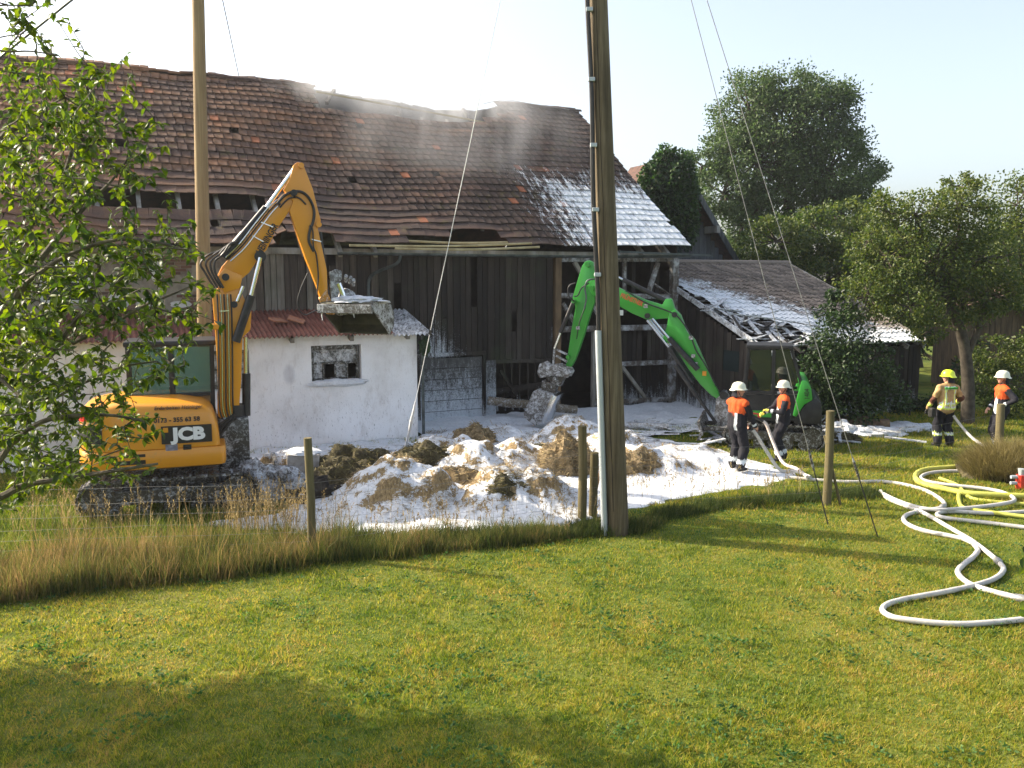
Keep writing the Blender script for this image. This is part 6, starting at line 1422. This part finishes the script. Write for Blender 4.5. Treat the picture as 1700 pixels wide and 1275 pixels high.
# ================================================================ trees
M_bark = m_var('tree_bark', (.035,.028,.020), (.09,.075,.055), 7, .9, 0, .8, 18)
def tree(name, base, label, clumps, nleaf, lsize, mat, trunk_r=.2, trunk_pts=None, group=None, sub=26, cat='tree', spread=.24, bark=None):
    e = empty(name, (base[0],base[1],0), 0, label, cat, group); b0 = Vector((base[0],base[1],0)); q = MB()
    tp = [Vector(p)-b0 for p in (trunk_pts or [b0, b0+Vector((0,0,2))])]
    top = tp[-1]; q.tube(smoothpath(tp, 4), [trunk_r*(1-.45*i/((len(tp)-1)*4)) for i in range((len(tp)-1)*4+1)], 10)
    q.build('trunk', bark or M_bark, e, smooth=True); q = MB(); cen = []; dr = []; tot = sum(c[1][0]*c[1][1]+c[1][0]*c[1][2] for c in clumps)
    for c, rd in clumps:
        c = Vector(c)-b0; start = top.lerp(tp[-2], rr.random()*.6) if len(tp) > 1 else top
        mid = (start+c)/2+Vector((rr.gauss(0,.15),rr.gauss(0,.15),-.12*(c-start).length*rr.random()))
        q.tube(smoothpath([start, mid, c], 4), [trunk_r*.42*(1-.8*i/8) for i in range(9)], 6)
        share = (rd[0]*rd[1]+rd[0]*rd[2])/tot; ns = max(4, int(sub*share*len(clumps))); nl = int(nleaf*share)
        subs = []
        for _ in range(ns):
            u = RNG.normal(size=3); u /= np.linalg.norm(u); k_ = RNG.uniform(.35,1.)**.6; p = np.array(c[:])+u*np.array(rd)*k_; subs.append((p, u))
            if _ % 3 == 0: q.tube([c.lerp(Vector(p),.05), c.lerp(Vector(p),.55)+Vector((0,0,-.05)), Vector(p)], [trunk_r*.14,trunk_r*.10,trunk_r*.03], 5, False)
        sr = (rd[0]*rd[1]*rd[2])**(1/3)*spread
        sid = RNG.integers(0, ns, nl); off = np.clip(RNG.normal(size=(nl,3)),-1.7,1.7)*sr*np.array((1,1,.65)); P_ = np.array([subs[s_][0] for s_ in sid])+off
        cen.append(P_); dr.append(np.array([subs[s_][1] for s_ in sid])*.5+RNG.normal(size=(nl,3))*.55+np.array((0,0,-.25)))
    q.build('limbs', bark or M_bark, e); cen = np.concatenate(cen); dr = np.concatenate(dr); ok = cen[:,2] > .05; cen, dr = cen[ok], dr[ok]
    n_ = len(cen); lf = leafcloud('crown', cen, dr, RNG.uniform(.7,1.3,n_)*lsize, lsize*.34, mat, e); lf['kind'] = 'stuff'; return e
def cl(px, py, Y, r, ry=None, rz=None): p = D(px, py, Y); k_ = Y/F; return (tuple(p), (r*k_, (ry or r)*k_, (rz or r)*k_))
M_lA = m_leaf('tall_tree_leaves', (.028,.048,.016), (.050,.085,.026), (.085,.13,.042), .25, .55, .5)
M_lB = m_leaf('mid_tree_leaves', (.022,.045,.010), (.050,.080,.014), (.105,.125,.025), .28, .55, .6)
M_lC = m_leaf('apple_tree_leaves', (.026,.048,.008), (.055,.085,.014), (.12,.135,.028), .30, .5, .8)
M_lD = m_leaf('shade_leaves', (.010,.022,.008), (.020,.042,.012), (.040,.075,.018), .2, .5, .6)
Y = 46
tree('maple_tree', tuple(D(1300,460,Y)[:2]), 'tallest round crowned tree rising above the roofs against the sky', [cl(1320,210,Y,88), cl(1245,185,Y,62), cl(1370,190,Y,58), cl(1255,270,Y-1,78), cl(1375,285,Y-1,72), cl(1310,330,Y,80,60,60), cl(1215,250,Y-1,45), cl(1422,300,Y,46), cl(1200,320,Y-2,58), cl(1430,240,Y,26), cl(1165,275,Y-2,28), cl(1330,150,Y,40), cl(1270,155,Y,34), cl(1395,350,Y,60,50,45), cl(1235,370,Y-2,50)], 75000, .15, M_lA, .38,
     [D(1305,700,Y).to_tuple()[:2]+(0,), D(1305,420,Y), D(1312,320,Y), D(1315,250,Y)], sub=48, spread=.17)
tree('walnut_tree', tuple(D(1310,460,36)[:2]), 'broad dark tree directly behind the tiled shed, leaves lit from the left', [cl(1290,400,34,62,50,45), cl(1360,395,35,70,50,55), cl(1430,400,35,65,50,50), cl(1300,460,34,55), cl(1370,470,34,70), cl(1440,480,33,60), cl(1400,360,36,50,40,28), cl(1480,430,34,50), cl(1330,520,34,60), cl(1420,560,33,60), cl(1250,400,36,35)], 26000, .15, M_lB, .28, [D(1385,700,35).to_tuple()[:2]+(0,), D(1385,560,35), D(1380,470,35)], sub=34, spread=.19)
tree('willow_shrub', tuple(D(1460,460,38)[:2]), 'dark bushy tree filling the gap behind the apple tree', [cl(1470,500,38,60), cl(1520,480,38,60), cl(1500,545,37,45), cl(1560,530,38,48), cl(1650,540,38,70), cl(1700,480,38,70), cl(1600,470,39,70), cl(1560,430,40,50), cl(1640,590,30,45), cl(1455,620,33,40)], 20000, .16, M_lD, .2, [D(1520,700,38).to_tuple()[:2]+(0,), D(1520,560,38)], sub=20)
tree('pear_tree', tuple(D(1720,460,30)[:2]), 'pale green tree cut off by the right edge of the picture', [cl(1690,340,30,55), cl(1740,400,30,80), cl(1680,420,30,60), cl(1660,380,30,35), cl(1700,470,30,50)], 9000, .11, M_lC, .2, [D(1725,700,30).to_tuple()[:2]+(0,), D(1725,450,30)], sub=26)
ab = G(1606,702); Y = ab.y
tree('apple_tree', (ab.x,ab.y), 'apple tree with leaning forked trunk behind the tan firefighter', [cl(1520,360,Y,55,60,40), cl(1590,340,Y,50,60,42), cl(1475,430,Y-.5,58,60,55), cl(1550,430,Y,75,70,60), cl(1630,430,Y,62,70,60), cl(1440,490,Y-.8,42,50,45), cl(1510,510,Y-1,50,60,38), cl(1600,500,Y,50,60,40), cl(1470,350,Y,34,40,30), cl(1655,490,Y,50,50,40), cl(1595,310,Y,24,30,22), cl(1540,550,Y-.5,25,30,25), cl(1440,400,Y,32,40,32)], 26000, .085, M_lC, .19,
     [ab, D(1607,640,Y), D(1600,570,Y), D(1580,510,Y-.1), D(1560,450,Y)], sub=44, spread=.20)
q = MB(); q.tube(smoothpath([D(1603,600,Y)-Vector((ab.x,ab.y,0)), D(1625,540,Y)-Vector((ab.x,ab.y,0)), D(1640,480,Y)-Vector((ab.x,ab.y,0))],4), .09, 8)
q.build('limb', M_bark, bpy.data.objects['apple_tree'], smooth=True)
sb = G(1393,708)
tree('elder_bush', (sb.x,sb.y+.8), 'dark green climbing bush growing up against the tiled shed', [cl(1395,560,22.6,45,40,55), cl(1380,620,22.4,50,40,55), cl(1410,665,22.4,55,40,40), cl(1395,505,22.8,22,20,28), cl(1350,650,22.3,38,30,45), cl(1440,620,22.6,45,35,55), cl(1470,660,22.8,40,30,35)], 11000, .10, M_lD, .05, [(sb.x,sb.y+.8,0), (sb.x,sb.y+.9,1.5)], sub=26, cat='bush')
tree('hazel_bush', tuple(G(1650,690)[:2]), 'yellow green bush between the trunk and the rightmost firefighter', [cl(1625,620,24.5,30,30,40), cl(1650,590,24.8,30,30,40), cl(1680,640,24.5,35,30,45), cl(1720,600,24.5,40,30,60), cl(1660,670,24.2,30,25,25)], 6500, .09, M_lC, .04, [tuple(G(1650,690)), tuple(G(1650,690)+Vector((0,0,1.2)))], sub=24, cat='bush')
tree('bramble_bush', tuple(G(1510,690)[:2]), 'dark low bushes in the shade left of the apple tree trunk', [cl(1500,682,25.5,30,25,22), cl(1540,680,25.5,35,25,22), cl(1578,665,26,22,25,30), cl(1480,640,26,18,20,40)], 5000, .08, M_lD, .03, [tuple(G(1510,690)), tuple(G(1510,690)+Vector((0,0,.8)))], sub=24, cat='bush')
for i, (px, Y, s_, lb_) in enumerate(((1180,85,60,'far hazy tree behind the ivy clad barn'),(1480,70,70,'distant tree crown low behind the tall tree'),(1570,75,65,'distant tree crown above the apple tree'),(1660,80,70,'distant tree crown behind the right edge'),(1760,70,80,'distant tree outermost on the right'))):
    b_ = D(px,460,Y); tree('distant_tree', tuple(b_[:2]), lb_, [cl(px,420,Y,s_,s_,s_*.55), cl(px+30,440,Y,s_,s_,s_*.5), cl(px-30,445,Y,s_*.8)], 4500, .42, M_lB, .3, [(b_.x,b_.y,0),(b_.x,b_.y,3)], 'distant trees', sub=18)
# small board hut at the right edge
hp_ = G(1690,655); hut = empty('board_hut', (hp_.x,hp_.y+1,0), 0, 'brown board hut half hidden behind the apple tree at the right edge', 'hut')
M_hut = m_var('brown_hut_boards', (.05,.036,.022), (.12,.085,.05), 3, .85, 0, .5, 14, stretch=(3,3,.5))
for i in range(14): q = MB(); q.box((-1.3+i*.2,0,1.45),(.185,.03,2.9)); q.build('wall_board', M_hut, hut)
q = MB(); slab(q, [(-1.32,.02,0),(-1.32,2.5,0),(-1.32,2.5,2.6),(-1.32,.02,2.9)]); q.build('side_wall', M_hut, hut)
q = MB(); slab(q, [(-1.7,-.4,2.95),(1.6,-.4,3.9),(1.6,2.8,3.9),(-1.7,2.8,2.95)],.1); q.build('roof', M_ibt, hut)
# ================================================================ foreground tree
M_lf = m_leaf('plum_leaves', (.022,.042,.006), (.055,.090,.010), (.14,.175,.018), .40, .48, .9, yellow=None); M_twig = m_var('twig_bark', (.05,.04,.025), (.13,.11,.07), 14, .85, 0, .5, 40)
Tb = Vector((-5.1,4.4,0)); ft = empty('plum_tree', Tb, 0, 'leafy branches of a garden tree close to the camera on the left', 'tree')
OUT = [(-20,80),(60,95),(95,150),(150,100),(190,105),(205,150),(245,140),(252,190),(205,235),(215,290),(265,300),(245,350),(310,380),(348,445),(335,480),(368,520),(330,560),(318,600),(280,640),(262,690),(265,730),(235,795),(200,790),(150,800),(100,790),(40,835),(-20,845)]
nodes = []; q = MB()
def br(pts, r0, r1):
    P_ = [D(a,b,c)-Tb if not isinstance(a, Vector) else a-Tb for a, b, c in pts] if not isinstance(pts[0], Vector) else [p-Tb for p in pts]
    sp = smoothpath(P_, 5); n_ = len(sp); q.tube(sp, [r0+(r1-r0)*i/(n_-1) for i in range(n_)], 7); nodes.extend(sp[3:])
br([Tb, Tb+Vector((.1,0,1.6)), Tb+Vector((.3,.1,3.0)), Tb+Vector((.35,.1,4.6))], .13, .06)
br([(-330,700,4.5),(-100,655,4.4),(0,628,4.4),(53,609,4.4),(88,582,4.45),(112,548,4.5),(150,500,4.5),(165,440,4.5)], .035, .010)
br([(-330,640,4.3),(-60,560,4.2),(20,500,4.2),(60,440,4.1),(130,355,4.2),(185,300,4.3),(240,225,4.3)], .030, .0025)
br([(120,570,4.4),(170,545,4.4),(197,532,4.4),(237,508,4.4),(270,495,4.4),(330,470,4.5)], .012, .005)
br([(-330,800,4.2),(-60,840,4.1),(0,825,4.1),(43,805,4.1),(109,795,4.1),(200,780,4.1),(262,770,4.1)], .026, .006)
br([(-300,800,4.1),(-40,780,4.0),(20,735,4.0),(70,700,4.0),(130,690,4.0),(190,690,4.1),(240,700,4.1)], .02, .005)
br([(-330,400,4.4),(-60,300,4.4),(10,220,4.4),(70,205,4.4),(110,180,4.4)], .025, .006)
br([(-330,560,4.6),(-60,430,4.7),(20,400,4.7),(90,330,4.7),(120,250,4.7),(150,180,4.7),(155,130,4.7)], .022, .005)
br([(30,480,4.1),(100,430,4.0),(180,400,4.0),(250,400,4.0),(320,420,4.0)], .012, .005)
br([(0,628,4.3),(60,670,4.2),(130,640,4.2),(200,610,4.2),(260,600,4.2)], .010, .004)
br([(-60,60,4.3),(0,84,4.3),(50,85,4.3),(95,92,4.3)], .006, .003); br([(-60,30,4.3),(-5,10,4.3),(40,10,4.3),(85,10,4.3)], .005, .002); br([(-60,80,4.3),(0,62,4.3),(40,56,4.3)], .005, .002)
tg = []
while len(tg) < 360:
    px, py = rr.uniform(-20,370), rr.uniform(80,850)
    if not inpoly(px, py, OUT): continue
    dens = .55+.45*sm(150,420,py)*sm(330,150,px); dens *= (.25 if (170 < px < 335 and 150 < py < 360) else 1)*(.45 if (px > 95 and 555 < py < 690) else 1)*(.7 if px > 200 and py > 690 else 1)
    if rr.random() > dens: continue
    tg.append(D(px, py, rr.uniform(3.7,5.0))-Tb)
tg += [D(rr.uniform(-10,170),rr.uniform(380,830),rr.uniform(3.8,4.8))-Tb for _ in range(60)]
tg += [D(rr.uniform(120,250),rr.uniform(160,330),rr.uniform(4.1,4.5))-Tb for _ in range(26)]
tg += [D(a,b,4.3)-Tb for a, b in ((30,60),(36,56),(25,62),(34,66),(60,95),(85,90),(92,96),(10,8),(30,5),(50,8))]
tg.sort(key=lambda p: min((p-n_).length for n_ in nodes))
cen = []; dr = []
for p in tg:
    nn_ = min(nodes, key=lambda a_: (a_-p).length); d_ = p-nn_
    if d_.length < .05: d_ = Vector((rr.gauss(0,.1),rr.gauss(0,.1),.1)); p = nn_+d_
    mid = (nn_+p)/2+Vector((rr.gauss(0,.03),rr.gauss(0,.03),-.15*d_.length)); tip = p+d_.normalized()*.10+Vector((rr.gauss(0,.05),rr.gauss(0,.05),rr.gauss(.03,.04)))
    sp = smoothpath([nn_, mid, p, tip], 4); q.tube(sp, [max(.0015,.0045*(1-.75*i/(len(sp)-1))) for i in range(len(sp))], 5, False); nodes.extend(sp[4:])
    for j, a_ in enumerate(sp[3:]):
        for _ in range(2 if j < 7 else 3):
            if rr.random() < .12: continue
            cen.append(tuple(a_)); dr.append((rr.gauss(0,.8)+d_.x, rr.gauss(0,.8), rr.gauss(-.25,.6)))
q.build('branches', M_twig, ft, smooth=True)
# pointed, folded, slightly curled leaf, 8 quads/tris
lt_ = [(0,0,0)]; 
for t_, w_ in ((.12,.10),(.35,.25),(.60,.23),(.82,.11)):
    z_ = -.30*t_*t_; lt_ += [(t_,-w_,z_+w_*.35),(t_,0,z_),(t_,w_,z_+w_*.35)]
lt_.append((1,0,-.34)); lfc = [(0,1,2),(0,2,3)]
for i in range(3): a_ = 1+3*i; lfc += [(a_,a_+3,a_+4,a_+1),(a_+1,a_+4,a_+5,a_+2)]
lfc += [(10,13,11),(11,13,12)]
LV = np.array(lt_)
lm = bpy.data.meshes.new('leaf'); lm.from_pydata(lt_, [], lfc); 
def m_leaf_obj():
    m = M_lf.copy(); m.name = 'plum_leaf_single'; nt = m.node_tree; oi = nt.nodes.new('ShaderNodeObjectInfo')
    for l_ in list(nt.links):
        if l_.from_socket.name == 'Random Per Island': ts = l_.to_socket; nt.links.remove(l_); nt.links.new(oi.outputs['Random'], ts)
    return m
lm.materials.append(m_leaf_obj()); lm.polygons.foreach_set('use_smooth', [True]*len(lm.polygons))
items = []
for c, d in zip(cen, dr):
    d = Vector(d).normalized(); s_ = d.cross(Vector((rr.gauss(0,.5),rr.gauss(0,.5),1))).normalized(); n_ = d.cross(s_); sz = rr.uniform(.030,.058)
    M_ = Matrix((d, -s_, -n_ if (d.cross(-s_)).dot(-n_) > 0 else n_)).transposed()
    w_ = Vector(c)+Tb; px, py = proj(*w_); vis = -5 < px < 1705 and -5 < py < 1280
    items.append(((sz*F/w_.y) if vis else 0, M_, Vector(c), sz))
items.sort(key=lambda t: -t[0])
for a_, M_, c, sz in items[:300]:
    o = link('leaf', lm, ft); o.matrix_local = Matrix.Translation(c) @ M_.to_4x4() @ Matrix.Scale(sz, 4)
lf3 = []
for f in lfc: lf3 += [f] if len(f) == 3 else [(f[0],f[1],f[2]),(f[0],f[2],f[3])]
av = np.concatenate([(LV*sz) @ np.array(M_).T+np.array(c) for _, M_, c, sz in items[300:]]); ff = ((np.arange(len(items)-300)*len(lt_))[:,None,None]+np.array(lf3)[None]).reshape(-1,3)
tag(link('foliage', npmesh('foliage', av, ff, [M_lf], smooth=True), ft), kind='stuff')
# sprig at the right edge
sg_ = D(1720,960,4.2); sp_ = empty('leaf_sprig', (sg_.x,sg_.y,sg_.z), 0, 'sprig with a few green leaves poking in at the right edge over the lawn', 'twig'); q = MB()
q.tube(smoothpath([D(1760,860,4.2)-sg_, D(1712,900,4.2)-sg_, D(1705,960,4.2)-sg_, D(1700,1010,4.2)-sg_],4), .003, 5); q.build('stem', M_twig, sp_)
for px, py, dx, dz, s_ in ((1704,893,-.6,.2,.06),(1706,905,-.7,-.8,.06),(1700,925,-.3,-.9,.06),(1704,940,-.5,-.6,.06),(1710,1000,-1,-.35,.085),(1712,1018,-1,.05,.09)):
    d = Vector((dx,rr.gauss(0,.25),dz)).normalized(); s2 = d.cross(Vector((.2,-1,.4))).normalized(); M_ = Matrix((d,s2,d.cross(s2))).transposed(); o = link('leaf', lm, sp_); o.matrix_local = Matrix.Translation(D(px,py,4.2)-sg_) @ M_.to_4x4() @ Matrix.Scale(s_, 4)
# garden shrub outside the frame at left that shades the lawn corner
tree('garden_shrub', (-8.6,9.3), 'round garden shrub beyond the left edge that shades the near lawn', [((-7.7,8.2,2.3),(1.2,.7,.7)),((-8.0,8.8,3.6),(1.3,.8,.7)),((-9.0,8.7,2.9),(1.2,.8,.7)),((-8.3,9.2,5.2),(1.0,.6,.5)),((-9.8,9.0,4.5),(1.0,.8,.7))], 10000, .13, M_lB, .08, [(-8.8,9.3,0),(-8.8,9.3,2.2)], sub=24, cat='shrub')
# ================================================================ smoke
def smoke(name, c, d, dens, label, colr=(.9,.92,.95), sc_=.8, th=.48, rot=0):
    o = MB().box((0,0,0), d).build(name, None); o.data.materials.clear(); o.location = c; o.rotation_euler = (0,0,rot)
    m = bpy.data.materials.new(name+'_volume'); m.use_nodes = True; nt = m.node_tree; nt.nodes.clear(); out = nt.nodes.new('ShaderNodeOutputMaterial'); v = nt.nodes.new('ShaderNodeVolumePrincipled')
    v.inputs['Color'].default_value = (*colr,1); v.inputs['Anisotropy'].default_value = .3
    tc = nt.nodes.new('ShaderNodeTexCoord'); nz = nt.nodes.new('ShaderNodeTexNoise'); nz.inputs['Scale'].default_value = sc_; nz.inputs['Detail'].default_value = 4; nz.inputs['Distortion'].default_value = .6
    mp = nt.nodes.new('ShaderNodeMapping'); mp.inputs['Scale'].default_value = (1,1,.45); nt.links.new(tc.outputs['Object'], mp.inputs[0]); nt.links.new(mp.outputs[0], nz.inputs[0])
    rp = nt.nodes.new('ShaderNodeValToRGB'); rp.color_ramp.elements[0].position = th; rp.color_ramp.elements[1].position = th+.28; nt.links.new(nz.outputs[0], rp.inputs[0])
    # fade to the sides of the box
    vm = nt.nodes.new('ShaderNodeVectorMath'); vm.operation = 'DIVIDE'; vm.inputs[1].default_value = (d[0]/2,d[1]/2,d[2]/2); nt.links.new(tc.outputs['Object'], vm.inputs[0])
    ln_ = nt.nodes.new('ShaderNodeVectorMath'); ln_.operation = 'LENGTH'; nt.links.new(vm.outputs[0], ln_.inputs[0])
    mr = nt.nodes.new('ShaderNodeMapRange'); mr.inputs[1].default_value = 1.0; mr.inputs[2].default_value = .3; mr.inputs[3].default_value = 0; mr.inputs[4].default_value = dens; nt.links.new(ln_.outputs['Value'], mr.inputs[0])
    mu = nt.nodes.new('ShaderNodeMath'); mu.operation = 'MULTIPLY'; nt.links.new(rp.outputs[0], mu.inputs[0]); nt.links.new(mr.outputs[0], mu.inputs[1]); nt.links.new(mu.outputs[0], v.inputs['Density'])
    nt.links.new(v.outputs[0], out.inputs['Volume']); o.data.materials.append(m); return tag(o, label, 'smoke', kind='stuff')
smoke('smoke', L2W(-6.9,6.0,10.0), (9.5,3.2,2.8), 1.3, 'pale smoke drifting from the broken ridge of the barn', rot=BA, th=.40)
smoke('smoke', L2W(-6.2,2.6,8.4), (9.5,2.4,5.4), .30, 'thin haze of smoke hanging in front of the barn roof', rot=BA, th=.40)
smoke('smoke', L2W(3.2,3.0,4.9), (3.2,1.8,2.0), .35, 'faint bluish smoke behind the tiled shed roof', (.55,.68,.9), rot=BA)
hz = MB().box((0,22,9.5),(170,150,21.5)).build('haze', None); hz.data.materials.clear(); m = bpy.data.materials.new('air'); m.use_nodes = True; nt = m.node_tree; nt.nodes.clear()
v_ = nt.nodes.new('ShaderNodeVolumePrincipled'); v_.inputs['Density'].default_value = .00045; v_.inputs['Color'].default_value = (.93,.95,1,1); v_.inputs['Anisotropy'].default_value = .45; ou = nt.nodes.new('ShaderNodeOutputMaterial'); nt.links.new(v_.outputs[0], ou.inputs['Volume']); hz.data.materials.append(m); hz['kind'] = 'stuff'
